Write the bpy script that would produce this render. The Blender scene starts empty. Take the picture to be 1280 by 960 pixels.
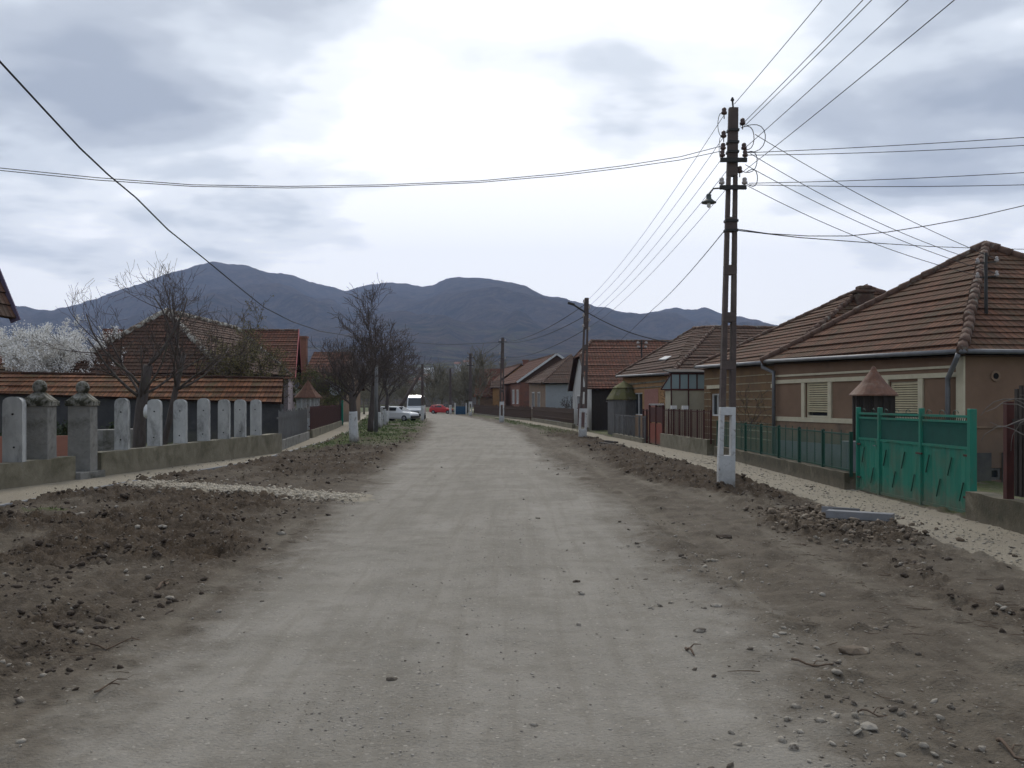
import bpy, math, random
import numpy as np
from mathutils import Vector, Matrix
R = math.radians
scene = bpy.context.scene
COL = scene.collection
# ------------------------------------------------------------------ camera
F, HZ, CX, HC = 1250.0, 502.0, 640.0, 1.9
cam = bpy.data.cameras.new('camera'); camo = bpy.data.objects.new('camera', cam); COL.objects.link(camo)
camo.location = (0, 0, HC); camo.rotation_euler = (R(90), 0, 0)
cam.sensor_width = 36; cam.lens = F/1280*36; cam.shift_y = (HZ-480)/1280.0
cam.clip_start = .1; cam.clip_end = 30000
scene.camera = camo
# ------------------------------------------------------------------ world
SUN_EL, SUN_AZ = 42, -6      # azimuth from +Y towards +X
wd = bpy.data.worlds.new('World'); scene.world = wd; wd.use_nodes = True
nt = wd.node_tree; N = nt.nodes; L = nt.links
for n in list(N): N.remove(n)
wo = N.new('ShaderNodeOutputWorld'); bg = N.new('ShaderNodeBackground')
L.new(bg.outputs[0], wo.inputs[0])
sky = N.new('ShaderNodeTexSky'); sky.sky_type = 'NISHITA'; sky.sun_disc = False
sky.sun_elevation = R(SUN_EL); sky.sun_rotation = R(SUN_AZ)
tc = N.new('ShaderNodeTexCoord')
def math_n(nodes, links, op, a, b=None, c=None):
    m = nodes.new('ShaderNodeMath'); m.operation = op
    for i, v in enumerate((a, b, c)):
        if v is None: continue
        if isinstance(v, (int, float)): m.inputs[i].default_value = v
        else: links.new(v, m.inputs[i])
    return m.outputs[0]
WM = lambda op, a, b=None, c=None: math_n(N, L, op, a, b, c)
nrm = N.new('ShaderNodeVectorMath'); nrm.operation = 'NORMALIZE'; L.new(tc.outputs['Generated'], nrm.inputs[0])
sp = N.new('ShaderNodeSeparateXYZ'); L.new(nrm.outputs[0], sp.inputs[0])
zz = WM('ADD', WM('MAXIMUM', sp.outputs[2], 0.0), 0.16)
cb = N.new('ShaderNodeCombineXYZ')
L.new(WM('MULTIPLY', WM('DIVIDE', sp.outputs[0], zz), 1.0), cb.inputs[0]); L.new(WM('DIVIDE', sp.outputs[1], zz), cb.inputs[1])
def wnoise(scale, detail, rough, dist, off):
    mp = N.new('ShaderNodeMapping'); L.new(cb.outputs[0], mp.inputs[0]); mp.inputs['Location'].default_value = off
    mp.inputs['Scale'].default_value = (1.0, 1.1, 1)
    n = N.new('ShaderNodeTexNoise'); n.inputs['Scale'].default_value = scale; n.inputs['Detail'].default_value = detail
    n.inputs['Roughness'].default_value = rough; n.inputs['Distortion'].default_value = dist
    L.new(mp.outputs[0], n.inputs['Vector']); return n.outputs[0]
n1 = wnoise(.95, 5, .5, .25, (2.3, 4.6, 0)); n2 = wnoise(3.0, 4, .5, .15, (1.0, 7.0, 3.0))
def wdir(px, py):
    v = Vector(((px-CX)/F, 1, (HZ-py)/F)).normalized(); return v
def lobe(px, py, power):
    v = wdir(px, py); d = N.new('ShaderNodeVectorMath'); d.operation = 'DOT_PRODUCT'
    L.new(nrm.outputs[0], d.inputs[0]); d.inputs[1].default_value = v
    return WM('POWER', WM('MAXIMUM', d.outputs['Value'], 0.0), power)
glow = WM('ADD', WM('MULTIPLY', lobe(620, 300, 12), .85), WM('MULTIPLY', lobe(700, 40, 60), .12))
dark = WM('ADD', WM('ADD', WM('MULTIPLY', lobe(170, 120, 40), .50), WM('MULTIPLY', lobe(1120, 120, 40), .66)), WM('ADD', WM('MULTIPLY', lobe(430, -20, 130), .38), WM('MULTIPLY', lobe(755, 105, 200), .66)))
# cloud brightness: structure noise + bright veil round the hidden sun + grey banks
cl = WM('ADD', WM('MULTIPLY', WM('SUBTRACT', n1, .5), 2.3), WM('MULTIPLY', WM('SUBTRACT', n2, .5), 1.25))
hor = WM('MULTIPLY', WM('SUBTRACT', 1.0, WM('MINIMUM', WM('DIVIDE', WM('MAXIMUM', sp.outputs[2], 0.0), .22), 1.0)), .60)
backsky = WM('MULTIPLY', WM('MINIMUM', WM('MAXIMUM', WM('SUBTRACT', .35, sp.outputs[1]), 0.0), .8), .75)
br = WM('ADD', WM('ADD', WM('ADD', .60, hor), cl), WM('SUBTRACT', WM('SUBTRACT', glow, dark), backsky))
ramp = N.new('ShaderNodeValToRGB'); L.new(br, ramp.inputs[0])
cr = ramp.color_ramp; cr.interpolation = 'EASE'
cr.elements[0].position = .0; cr.elements[0].color = (.285, .315, .36, 1)
cr.elements[1].position = 1.0; cr.elements[1].color = (1.0, 1.0, 1.0, 1)
for p, c in ((.25, (.39, .42, .46)), (.5, (.565, .60, .635)), (.75, (.79, .81, .825))):
    e = cr.elements.new(p); e.color = (*c, 1)
mulc = N.new('ShaderNodeVectorMath'); mulc.operation = 'SCALE'; L.new(ramp.outputs[0], mulc.inputs[0]); mulc.inputs['Scale'].default_value = 14.0
mx = N.new('ShaderNodeMix'); mx.data_type = 'RGBA'; mx.inputs[0].default_value = .93
L.new(sky.outputs[0], mx.inputs[6]); L.new(mulc.outputs[0], mx.inputs[7])
L.new(mx.outputs[2], bg.inputs[0]); bg.inputs[1].default_value = .1
# ------------------------------------------------------------------ sun behind thin cloud, ahead of the camera
sl = bpy.data.lights.new('sun', 'SUN'); sl.energy = 1.5; sl.angle = R(13); sl.color = (1, .95, .86)
so = bpy.data.objects.new('sun', sl); COL.objects.link(so)
so.rotation_euler = (R(-(90-SUN_EL)), 0, R(-SUN_AZ)); so.location = (0, 0, 40)
scene.view_settings.view_transform = 'Standard'; scene.view_settings.look = 'None'
scene.view_settings.exposure = 0.24; scene.view_settings.gamma = 1.0; scene.view_settings.use_curve_mapping = False
scene.cycles.volume_bounces = 0; scene.cycles.max_bounces = 6; scene.cycles.diffuse_bounces = 3
scene.cycles.transparent_max_bounces = 24
scene.cycles.use_denoising = True

# ------------------------------------------------------------------ placing helpers (real depth chosen for everything)
def W(px, py, Y): return Vector(((px-CX)/F*Y, Y, HC+(HZ-py)/F*Y))
def G(px, py):
    Y = HC*F/(py-HZ); return Vector(((px-CX)/F*Y, Y, 0))
def onw(P, Q, px, py):
    """metres along wall P->Q and height, where the sight line meets that wall"""
    k = (px-CX)/F; dx, dy = Q[0]-P[0], Q[1]-P[1]; ln = math.hypot(dx, dy); dx /= ln; dy /= ln
    s = (k*P[1]-P[0])/(dx-k*dy); Y = P[1]+dy*s
    return s, HC+(HZ-py)/F*Y

# ------------------------------------------------------------------ materials
MC = {}
KEEP = {'brown_plaster': .98, 'ochre_brown_plaster': .98, 'weathered_tan_plaster': .95, 'earth_clods': .95, 'pale_stones': .9, 'grit': .9, 'white_gravel': .9, 'path_gravel': .85, 'whitewash': .95, 'white_paint': .95, 'cream_trim': .85, 'twigs': .9, 'grey_brown_bark': .9, 'far_twigs': 1.0, 'new_concrete': 1.0, 'pale_concrete_post': .9, 'brown_rubble': 1.0}
def newmat(name):
    m = bpy.data.materials.new(name); m.use_nodes = True
    n, l = m.node_tree.nodes, m.node_tree.links
    b = n['Principled BSDF']; return m, n, l, b
def noise(n, l, vec, scale, detail=4, rough=.6, dist=0):
    t = n.new('ShaderNodeTexNoise'); t.inputs['Scale'].default_value = scale; t.inputs['Detail'].default_value = detail
    t.inputs['Roughness'].default_value = rough; t.inputs['Distortion'].default_value = dist
    if vec is not None: l.new(vec, t.inputs['Vector'])
    return t.outputs[0]
def rampf(n, l, fac, a, b):
    r = n.new('ShaderNodeMapRange'); r.inputs[1].default_value = a; r.inputs[2].default_value = b; l.new(fac, r.inputs[0]); return r.outputs[0]
def mixc(n, l, fac, a, b, mode='MIX'):
    m = n.new('ShaderNodeMix'); m.data_type = 'RGBA'; m.blend_type = mode
    for s, v in ((0, fac), (6, a), (7, b)):
        if isinstance(v, (int, float)): m.inputs[s].default_value = v
        elif isinstance(v, tuple): m.inputs[s].default_value = (*v[:3], 1)
        else: l.new(v, m.inputs[s])
    return m.outputs[2]
def nmat(name, c1, c2=None, scale=3, c3=None, s3=.7, t3=(.5, .7), rough=.9, bump=.3, bscale=25, metal=0, stretch=(1, 1, 1), spec=.3):
    if name in MC: return MC[name]
    m, n, l, b = newmat(name)
    t = n.new('ShaderNodeTexCoord'); mp = n.new('ShaderNodeMapping'); mp.inputs['Scale'].default_value = stretch
    l.new(t.outputs['Object'], mp.inputs[0]); v = mp.outputs[0]
    c2 = c2 or tuple(x*.7 for x in c1)
    k = KEEP.get(name, .80); c1 = tuple(x*k for x in c1); c2 = tuple(x*k for x in c2); c3 = tuple(x*k for x in c3) if c3 else None
    col = mixc(n, l, rampf(n, l, noise(n, l, v, scale, 6, .65), .3, .7), c1, c2)
    if c3: col = mixc(n, l, rampf(n, l, noise(n, l, v, s3, 6, .7, .4), *t3), col, c3)
    l.new(col, b.inputs['Base Color']); b.inputs['Roughness'].default_value = rough; b.inputs['Metallic'].default_value = metal
    b.inputs['Specular IOR Level'].default_value = spec
    if bump:
        bp = n.new('ShaderNodeBump'); bp.inputs['Strength'].default_value = bump; bp.inputs['Distance'].default_value = .02
        l.new(noise(n, l, v, bscale, 5, .7), bp.inputs['Height']); l.new(bp.outputs[0], b.inputs['Normal'])
    MC[name] = m; return m
def tilemat(name, c1, c2, moss=(.10, .095, .05), mossamt=(.52, .72), tw=.2, rh=.3, lichen=.0):
    c1 = tuple(x*.78 for x in c1); c2 = tuple(x*.78 for x in c2); moss = tuple(x*.8 for x in moss)
    m, n, l, b = newmat(name)
    t = n.new('ShaderNodeTexCoord'); uv = t.outputs['UV']
    br = n.new('ShaderNodeTexBrick'); l.new(uv, br.inputs['Vector'])
    br.inputs['Scale'].default_value = 1; br.inputs['Brick Width'].default_value = tw; br.inputs['Row Height'].default_value = rh
    br.offset = 0; br.squash = 1; br.inputs['Mortar Size'].default_value = tw*.075; br.inputs['Mortar Smooth'].default_value = .3; br.inputs['Bias'].default_value = 0
    br.inputs['Color1'].default_value = (*c1, 1); br.inputs['Color2'].default_value = (*c2, 1)
    br.inputs['Mortar'].default_value = (c2[0]*.35, c2[1]*.35, c2[2]*.35, 1)
    col = mixc(n, l, rampf(n, l, noise(n, l, uv, 1.1, 6, .7, .5), *mossamt), br.outputs[0], moss)
    sep = n.new('ShaderNodeSeparateXYZ'); l.new(uv, sep.inputs[0])
    fr = math_n(n, l, 'FRACT', math_n(n, l, 'DIVIDE', sep.outputs[1], rh))
    # grime gathered on the butt of each course
    col = mixc(n, l, math_n(n, l, 'MULTIPLY', rampf(n, l, noise(n, l, uv, 7, 4, .7), .35, .75), .55), col, tuple(x*.45 for x in c2))
    if lichen:
        col = mixc(n, l, rampf(n, l, noise(n, l, uv, 9, 3, .6), .72-lichen, .76-lichen), col, (.36, .34, .29))
    l.new(col, b.inputs['Base Color']); b.inputs['Roughness'].default_value = .9; b.inputs['Specular IOR Level'].default_value = .2
    fu = math_n(n, l, 'FRACT', math_n(n, l, 'DIVIDE', sep.outputs[0], tw))
    w = math_n(n, l, 'SINE', math_n(n, l, 'MULTIPLY', fu, math.pi))
    hgt = math_n(n, l, 'ADD', math_n(n, l, 'MULTIPLY', w, .8), math_n(n, l, 'MULTIPLY', noise(n, l, uv, 18, 4, .7), .7))
    bp = n.new('ShaderNodeBump'); bp.inputs['Strength'].default_value = .8; bp.inputs['Distance'].default_value = .025
    l.new(hgt, bp.inputs['Height']); l.new(bp.outputs[0], b.inputs['Normal']); return m
def meshmat(name, c, cell=.06, wire=.2):
    m, n, l, b = newmat(name)
    t = n.new('ShaderNodeTexCoord'); sep = n.new('ShaderNodeSeparateXYZ'); l.new(t.outputs['UV'], sep.inputs[0])
    M = lambda op, a, b2=None: math_n(n, l, op, a, b2)
    def band(sgn):
        q = M('ADD', sep.outputs[0], M('MULTIPLY', sep.outputs[1], sgn)); return M('LESS_THAN', M('FRACT', M('DIVIDE', q, cell)), wire)
    a = M('MAXIMUM', band(1.0), band(-1.0)); l.new(a, b.inputs['Alpha'])
    b.inputs['Base Color'].default_value = (*c, 1); b.inputs['Roughness'].default_value = .6; return m
def leafmat(name, c1, c2, c3=None):
    m, n, l, b = newmat(name)
    g = n.new('ShaderNodeNewGeometry')
    col = mixc(n, l, g.outputs['Random Per Island'], c1, c2)
    l.new(col, b.inputs['Base Color']); b.inputs['Roughness'].default_value = .7; b.inputs['Specular IOR Level'].default_value = .2
    return m

M = {}
M['tile_dark'] = tilemat('dark_clay_tiles', (.155, .075, .048), (.085, .047, .033), (.07, .052, .036), (.45, .75), lichen=.03)
M['tile_brown'] = tilemat('brown_clay_tiles', (.205, .092, .052), (.115, .055, .034), (.075, .062, .036), (.44, .72), lichen=.0)
M['tile_red'] = tilemat('red_clay_tiles', (.225, .085, .05), (.13, .055, .038), (.085, .055, .035), (.45, .75), tw=.22, lichen=.0)
M['tile_orange'] = tilemat('orange_clay_tiles', (.30, .12, .055), (.13, .058, .033), (.10, .07, .03), (.46, .64), tw=.2, rh=.5)
M['ridge'] = nmat('lichened_ridge_tile', (.15, .09, .065), (.10, .06, .045), 6, (.25, .235, .195), 3.2, (.54, .68), bump=.6)
M['ridgepale'] = nmat('pale_lichen_ridge', (.17, .12, .085), (.10, .07, .05), 6, (.52, .50, .44), 2.6, (.45, .56), bump=.6)
M['brownplaster'] = nmat('brown_plaster', (.205, .130, .085), (.165, .102, .066), 1.5, (.13, .088, .06), .9, (.55, .8), bump=.35, bscale=40)
M['tanplaster'] = nmat('weathered_tan_plaster', (.25, .17, .11), (.19, .125, .085), 2.5, (.13, .10, .075), 1.3, (.5, .7), bump=.5)
M['cream'] = nmat('cream_trim', (.62, .56, .41), (.52, .46, .33), 4, (.4, .35, .25), 2, (.6, .8), bump=.1)
M['ochre'] = nmat('ochre_brown_plaster', (.19, .115, .052), (.145, .085, .045), 1.8, (.10, .065, .042), 1, (.5, .75), bump=.4)
M['ochre2'] = nmat('ochre_plaster', (.42, .24, .10), (.33, .18, .08), 2, (.2, .15, .1), 1.5, (.5, .7), bump=.4)
M['greyplinth'] = nmat('grey_plinth', (.23, .235, .24), (.16, .16, .165), 2, bump=.3)
M['whitewall'] = nmat('dirty_white_plaster', (.58, .57, .55), (.48, .47, .45), 1.2, (.34, .32, .29), .8, (.55, .8), bump=.2)
M['greywall'] = nmat('pale_grey_plaster', (.40, .42, .42), (.34, .355, .36), .8, (.26, .26, .25), .5, (.6, .85), bump=.2)
M['pinkwall'] = nmat('pale_pink_plaster', (.55, .45, .46), (.47, .39, .40), 1.2, (.33, .27, .26), 1, (.55, .75), bump=.2)
M['brickred'] = nmat('raw_red_brick', (.28, .12, .08), (.20, .09, .06), 9, (.15, .09, .07), 1.5, (.5, .7), bump=.6, bscale=12)
M['woodbrown'] = nmat('brown_boards', (.10, .055, .035), (.065, .038, .027), 5, bump=.5, stretch=(6, 6, .5))
M['woodgrey'] = nmat('weathered_grey_boards', (.22, .215, .21), (.13, .125, .12), 5, (.08, .075, .07), 2, (.55, .75), bump=.5, stretch=(6, 6, .5))
M['wooddark'] = nmat('dark_old_wood', (.06, .048, .04), (.035, .028, .024), 5, bump=.6, stretch=(6, 6, .6))
M['white'] = nmat('white_paint', (.68, .67, .65), (.56, .55, .53), 5, bump=.1)
M['glass'] = None
m, n, l, b = newmat('window_glass'); b.inputs['Base Color'].default_value = (.02, .025, .03, 1); b.inputs['Roughness'].default_value = .08; b.inputs['Specular IOR Level'].default_value = .8; M['glass'] = m
m, n, l, b = newmat('frosted_porch_glass'); b.inputs['Base Color'].default_value = (.20, .26, .26, 1); b.inputs['Roughness'].default_value = .3; M['pglass'] = m
M['concrete'] = nmat('old_concrete', (.30, .29, .27), (.20, .195, .175), 4, (.07, .068, .05), 1.7, (.5, .72), bump=.6, bscale=18)
M['concpost'] = nmat('pale_concrete_post', (.54, .54, .52), (.36, .36, .35), 3.2, (.17, .17, .16), 2.6, (.5, .72), bump=.4, bscale=22, stretch=(1, 1, .5))
M['mosswall'] = nmat('mossy_plaster_wall', (.28, .25, .185), (.19, .17, .12), 2.6, (.10, .092, .055), .9, (.45, .68), bump=.7, bscale=9)
M['mossdark'] = nmat('dark_mossy_wall', (.12, .10, .065), (.06, .055, .035), 2.5, (.20, .175, .125), 1.6, (.55, .72), bump=.8, bscale=9)
M['mosscap'] = nmat('mossy_cap', (.34, .33, .30), (.09, .082, .05), 6, (.035, .034, .018), 4, (.46, .58), bump=1, bscale=14)
M['poleconc'] = nmat('pole_concrete', (.125, .095, .085), (.085, .066, .06), 5, (.16, .13, .11), 2, (.5, .7), bump=.6, bscale=30)
M['whitewash'] = nmat('whitewash', (.60, .60, .59), (.46, .46, .45), 5, (.22, .20, .175), 4.5, (.56, .66), bump=.4, bscale=30)
M['steel'] = nmat('dark_steel', (.04, .038, .036), (.03, .028, .026), 8, rough=.6, bump=0)
M['porc'] = nmat('porcelain', (.45, .42, .40), (.35, .3, .28), 8, rough=.3, bump=0)
M['porcd'] = nmat('brown_porcelain', (.10, .06, .05), rough=.3, bump=0)
M['wire'] = nmat('wire', (.05, .048, .05), rough=.7, bump=0)
M['gutter'] = nmat('zinc_gutter', (.22, .225, .235), (.15, .15, .155), 3, (.12, .08, .05), 2, (.6, .8), rough=.5, bump=.1, metal=.3)
M['green'] = nmat('green_paint', (.014, .225, .15), (.016, .17, .115), 2, (.085, .15, .10), 2.4, (.52, .75), rough=.5, bump=.3, bscale=9, stretch=(1, 1, .4))
M['greendk'] = nmat('green_mesh_backing', (.012, .10, .075), (.01, .075, .06), 4, bump=.5, bscale=60)
M['greenpost'] = nmat('dark_green_paint', (.012, .075, .045), (.012, .05, .035), 4, rough=.6, bump=.15)
M['greenmesh'] = meshmat('green_wire_mesh', (.02, .11, .075), .07, .2)
M['rustmesh'] = meshmat('rusty_wire_mesh', (.10, .045, .03), .08, .16)
M['greymesh'] = meshmat('grey_wire_mesh', (.12, .12, .125), .08, .17)
M['rust'] = nmat('rust_red_paint', (.095, .028, .022), (.06, .022, .018), 4, rough=.7, bump=.2)
M['orangered'] = nmat('red_oxide_gate_paint', (.30, .075, .045), (.22, .06, .04), 3, rough=.6, bump=.15)
M['rustmetal'] = nmat('rusted_sheet', (.20, .095, .058), (.11, .055, .038), 5, (.24, .17, .13), 3, (.5, .75), rough=.7, bump=.2)
M['shutter'] = nmat('cream_roller_shutter', (.60, .52, .34), (.50, .43, .28), 4, bump=0)
M['black'] = nmat('dark_void', (.012, .012, .012), rough=.9, bump=0)
M['salmon'] = nmat('salmon_plaster', (.48, .22, .15), (.42, .19, .14), 2, bump=.2)
M['darkwall'] = nmat('dark_grey_render', (.075, .072, .072), (.05, .048, .05), 2, (.11, .105, .10), .9, (.5, .75), bump=.3)
M['bark'] = nmat('grey_brown_bark', (.115, .095, .085), (.065, .052, .045), 8, (.10, .105, .06), 3, (.55, .75), bump=.9, bscale=20, stretch=(1, 1, .3))
M['twig'] = nmat('twigs', (.085, .065, .055), (.06, .045, .04), 3, bump=0)
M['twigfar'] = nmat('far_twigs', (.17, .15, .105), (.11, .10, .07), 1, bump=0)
M['leafolive'] = leafmat('young_olive_leaves', (.09, .085, .03), (.16, .13, .055))
M['leafgreen'] = leafmat('spring_green_leaves', (.055, .065, .02), (.12, .12, .035))
M['leafdark'] = leafmat('dark_hedge_leaves', (.02, .03, .014), (.04, .055, .02))
M['blossom'] = leafmat('white_blossom', (.66, .64, .60), (.82, .81, .79))
M['purple'] = nmat('violet_grey_bargeboard', (.16, .13, .20), (.13, .10, .16), 4, bump=.1)
M['redboard'] = nmat('faded_red_bargeboard', (.45, .13, .13), (.36, .11, .11), 4, bump=.1)
M['stone'] = nmat('pale_stones', (.40, .365, .31), (.22, .19, .15), .9, (.11, .09, .07), 1.7, (.5, .55), bump=.6, bscale=40)
M['clod'] = nmat('earth_clods', (.072, .051, .036), (.032, .024, .017), 5.5, (.13, .10, .075), 3.3, (.52, .60), bump=1, bscale=35)
M['brownstone'] = nmat('brown_rubble', (.20, .155, .11), (.085, .065, .048), 3.8, (.30, .26, .205), 4.3, (.56, .62), bump=.7, bscale=35)
M['newconc'] = nmat('new_concrete', (.23, .23, .235), (.17, .17, .17), 4, bump=.3)
M['stick'] = nmat('dry_stick', (.16, .11, .075), (.10, .07, .05), 5, bump=.3)
M['grassblade'] = leafmat('grass_blades', (.05, .095, .02), (.09, .13, .035))
M['mossroof'] = nmat('mossy_shingles', (.17, .16, .06), (.10, .095, .045), 3, (.22, .20, .16), 3, (.5, .7), bump=1, bscale=20)
M['blue'] = nmat('blue_paint', (.05, .12, .20), (.03, .07, .12), 3, bump=0)
M['brass'] = nmat('lamp_enamel', (.10, .115, .105), rough=.5, bump=0)
m, n, l, b = newmat('lamp_bulb_glass'); b.inputs['Base Color'].default_value = (.6, .6, .58, 1); b.inputs['Roughness'].default_value = .15; M['bulb'] = m
def paint(name, c):
    m, n, l, b = newmat(name); b.inputs['Base Color'].default_value = (*c, 1); b.inputs['Roughness'].default_value = .3
    b.inputs['Coat Weight'].default_value = .4; return m
M['carwhite'] = paint('white_car_paint', (.62, .63, .64)); M['carred'] = paint('red_car_paint', (.50, .02, .025))
M['rubber'] = nmat('tyre_rubber', (.02, .02, .02), bump=0)
M['hub'] = nmat('wheel_silver', (.35, .35, .36), rough=.4, bump=0)
M['lightglass'] = paint('headlight_glass', (.5, .5, .5))

def mud(name, z0, z1, c, amt=.8, sc=3.5):
    # dried mud and damp staining splashed unevenly up from the ground
    m = M[name]; n, l = m.node_tree.nodes, m.node_tree.links; b = n['Principled BSDF']; ln = b.inputs['Base Color'].links[0]; src = ln.from_socket
    t = n.new('ShaderNodeTexCoord'); sx = n.new('ShaderNodeSeparateXYZ'); l.new(t.outputs['Object'], sx.inputs[0])
    nz = noise(n, l, t.outputs['Object'], sc, 6, .7, .5)
    hz = math_n(n, l, 'ADD', sx.outputs[2], math_n(n, l, 'MULTIPLY', math_n(n, l, 'SUBTRACT', nz, .5), -(z1-z0)*2.2))
    l.new(mixc(n, l, math_n(n, l, 'MULTIPLY', rampf(n, l, hz, z1, z0), amt), src, c), b.inputs['Base Color'])
mud('green', .0, .35, (.13, .115, .08), .8); mud('tanplaster', .6, 1.2, (.10, .085, .06), .7); mud('whitewash', .0, .45, (.22, .19, .15), .7, 6)
mud('mossdark', -.05, .2, (.17, .145, .105), .7); mud('mosswall', -.05, .22, (.19, .165, .12), .7); mud('greyplinth', .0, .4, (.09, .085, .06), .7); mud('brownplaster', .7, 1.6, (.12, .09, .065), .6, 1.8)
mud('ochre', .4, 1.3, (.10, .08, .055), .6, 1.8); mud('woodgrey', .0, .5, (.08, .075, .05), .6); mud('darkwall', .1, .9, (.10, .095, .07), .6); mud('orangered', .0, .3, (.12, .09, .07), .7)
# ------------------------------------------------------------------ mesh builder
class MB:
    def __init__(s): s.v = []; s.f = []; s.uv = []; s.mi = []
    def poly(s, pts, uvs=None, mi=0):
        i = len(s.v); s.v += [tuple(p) for p in pts]; s.f.append(tuple(range(i, i+len(pts)))); s.uv.append(uvs or [(0, 0)]*len(pts)); s.mi.append(mi)
    def raw(s, verts, faces, mi=0):
        i = len(s.v); s.v += [tuple(p) for p in verts]
        for f in faces: s.f.append(tuple(i+k for k in f)); s.uv.append([(0, 0)]*len(f)); s.mi.append(mi)
    def hexa(s, b, t, mi=0):   # 4 bottom, 4 top points
        s.raw(list(b)+list(t), [(3, 2, 1, 0), (4, 5, 6, 7), (0, 1, 5, 4), (1, 2, 6, 5), (2, 3, 7, 6), (3, 0, 4, 7)], mi)
    def box(s, c, d, rz=0, mi=0, top=1.0):
        cx, cy, cz = c; a, b2, h = d[0]/2, d[1]/2, d[2]; ca, sa = math.cos(rz), math.sin(rz)
        def P(x, y, z): return (cx+x*ca-y*sa, cy+x*sa+y*ca, cz+z)
        s.hexa([P(-a, -b2, 0), P(a, -b2, 0), P(a, b2, 0), P(-a, b2, 0)], [P(-a*top, -b2*top, h), P(a*top, -b2*top, h), P(a*top, b2*top, h), P(-a*top, b2*top, h)], mi)
    def beam(s, a, b, w, h, mi=0):   # centred bar from a to b
        a, b = Vector(a), Vector(b); d = (b-a).normalized(); u = d.cross(Vector((0, 0, 1)))
        if u.length < .05: u = Vector((1, 0, 0))
        u.normalize(); v = u.cross(d).normalized(); u *= w/2; v *= h/2
        s.hexa([a-u-v, a+u-v, a+u+v, a-u+v], [b-u-v, b+u-v, b+u+v, b-u+v], mi)
    def tube(s, pts, radii, k=6, mi=0, cap=True):
        pts = [Vector(p) for p in pts]
        if isinstance(radii, (int, float)): radii = [radii]*len(pts)
        i0 = len(s.v); ref = None
        for i, p in enumerate(pts):
            d = (pts[min(i+1, len(pts)-1)]-pts[max(i-1, 0)])
            if d.length < 1e-9: d = Vector((0, 0, 1))
            d.normalize()
            if ref is None:
                ref = Vector((0, 0, 1)) if abs(d.z) < .9 else Vector((1, 0, 0))
            u = ref-d*ref.dot(d)
            if u.length < 1e-4: u = d.orthogonal()
            u.normalize(); ref = u; w = d.cross(u)
            for j in range(k):
                a = 2*math.pi*j/k; q = p+(u*math.cos(a)+w*math.sin(a))*radii[i]; s.v.append(tuple(q))
        for i in range(len(pts)-1):
            for j in range(k):
                a = i0+i*k+j; b = i0+i*k+(j+1) % k; s.f.append((a, b, b+k, a+k)); s.uv.append([(0, 0)]*4); s.mi.append(mi)
        if cap and k > 2:
            s.f.append(tuple(i0+j for j in reversed(range(k)))); s.uv.append([(0, 0)]*k); s.mi.append(mi)
            e = i0+(len(pts)-1)*k; s.f.append(tuple(e+j for j in range(k))); s.uv.append([(0, 0)]*k); s.mi.append(mi)
    def lathe(s, c, prof, k=12, mi=0, sq=None):
        c = Vector(c); i0 = len(s.v); off = math.pi/k if sq else 0
        for r, z in prof:
            for j in range(k):
                a = 2*math.pi*j/k+off; s.v.append((c.x+r*math.cos(a), c.y+r*math.sin(a), c.z+z))
        for i in range(len(prof)-1):
            for j in range(k):
                a = i0+i*k+j; b = i0+i*k+(j+1) % k; s.f.append((a, b, b+k, a+k)); s.uv.append([(0, 0)]*4); s.mi.append(mi)
        s.f.append(tuple(i0+j for j in reversed(range(k)))); s.uv.append([(0, 0)]*k); s.mi.append(mi)
        e = i0+(len(prof)-1)*k; s.f.append(tuple(e+j for j in range(k))); s.uv.append([(0, 0)]*k); s.mi.append(mi)
    def build(s, name, mats, parent=None, smooth=False, bevel=0):
        if not isinstance(mats, (list, tuple)): mats = [mats]
        off = parent_off(parent)
        me = bpy.data.meshes.new(name); vv = [(a-off.x, b-off.y, c-off.z) for a, b, c in s.v] if off.length else s.v
        me.from_pydata(vv, [], s.f)
        uvl = me.uv_layers.new(name='UVMap'); flat = [c for f in s.uv for u in f for c in u]; uvl.data.foreach_set('uv', flat)
        me.polygons.foreach_set('material_index', s.mi)
        if smooth: me.polygons.foreach_set('use_smooth', [True]*len(s.f))
        for m in mats: me.materials.append(m)
        me.update()
        o = bpy.data.objects.new(name, me); COL.objects.link(o)
        if parent: o.parent = parent
        if bevel:
            b = o.modifiers.new('bevel', 'BEVEL'); b.width = bevel; b.segments = 2; b.limit_method = 'ANGLE'
        return o
def parent_off(p):
    v = Vector((0, 0, 0))
    while p is not None: v += Vector(p.location); p = p.parent
    return v
def tag(o, label, cat=None, group=None, kind=None):
    if label: o['label'] = label
    if cat: o['category'] = cat
    if group: o['group'] = group
    if kind: o['kind'] = kind
    return o
def thing(name, label, cat, loc=(0, 0, 0), group=None):
    o = bpy.data.objects.new(name, None); o.empty_display_size = .3; COL.objects.link(o); o.location = Vector(loc)
    return tag(o, label, cat, group)
def copy_tree(o, parent=None):
    c = o.copy(); COL.objects.link(c); c.parent = parent
    for ch in list(o.children): copy_tree(ch, c)
    return c
rnd = random.Random(7)

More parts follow.
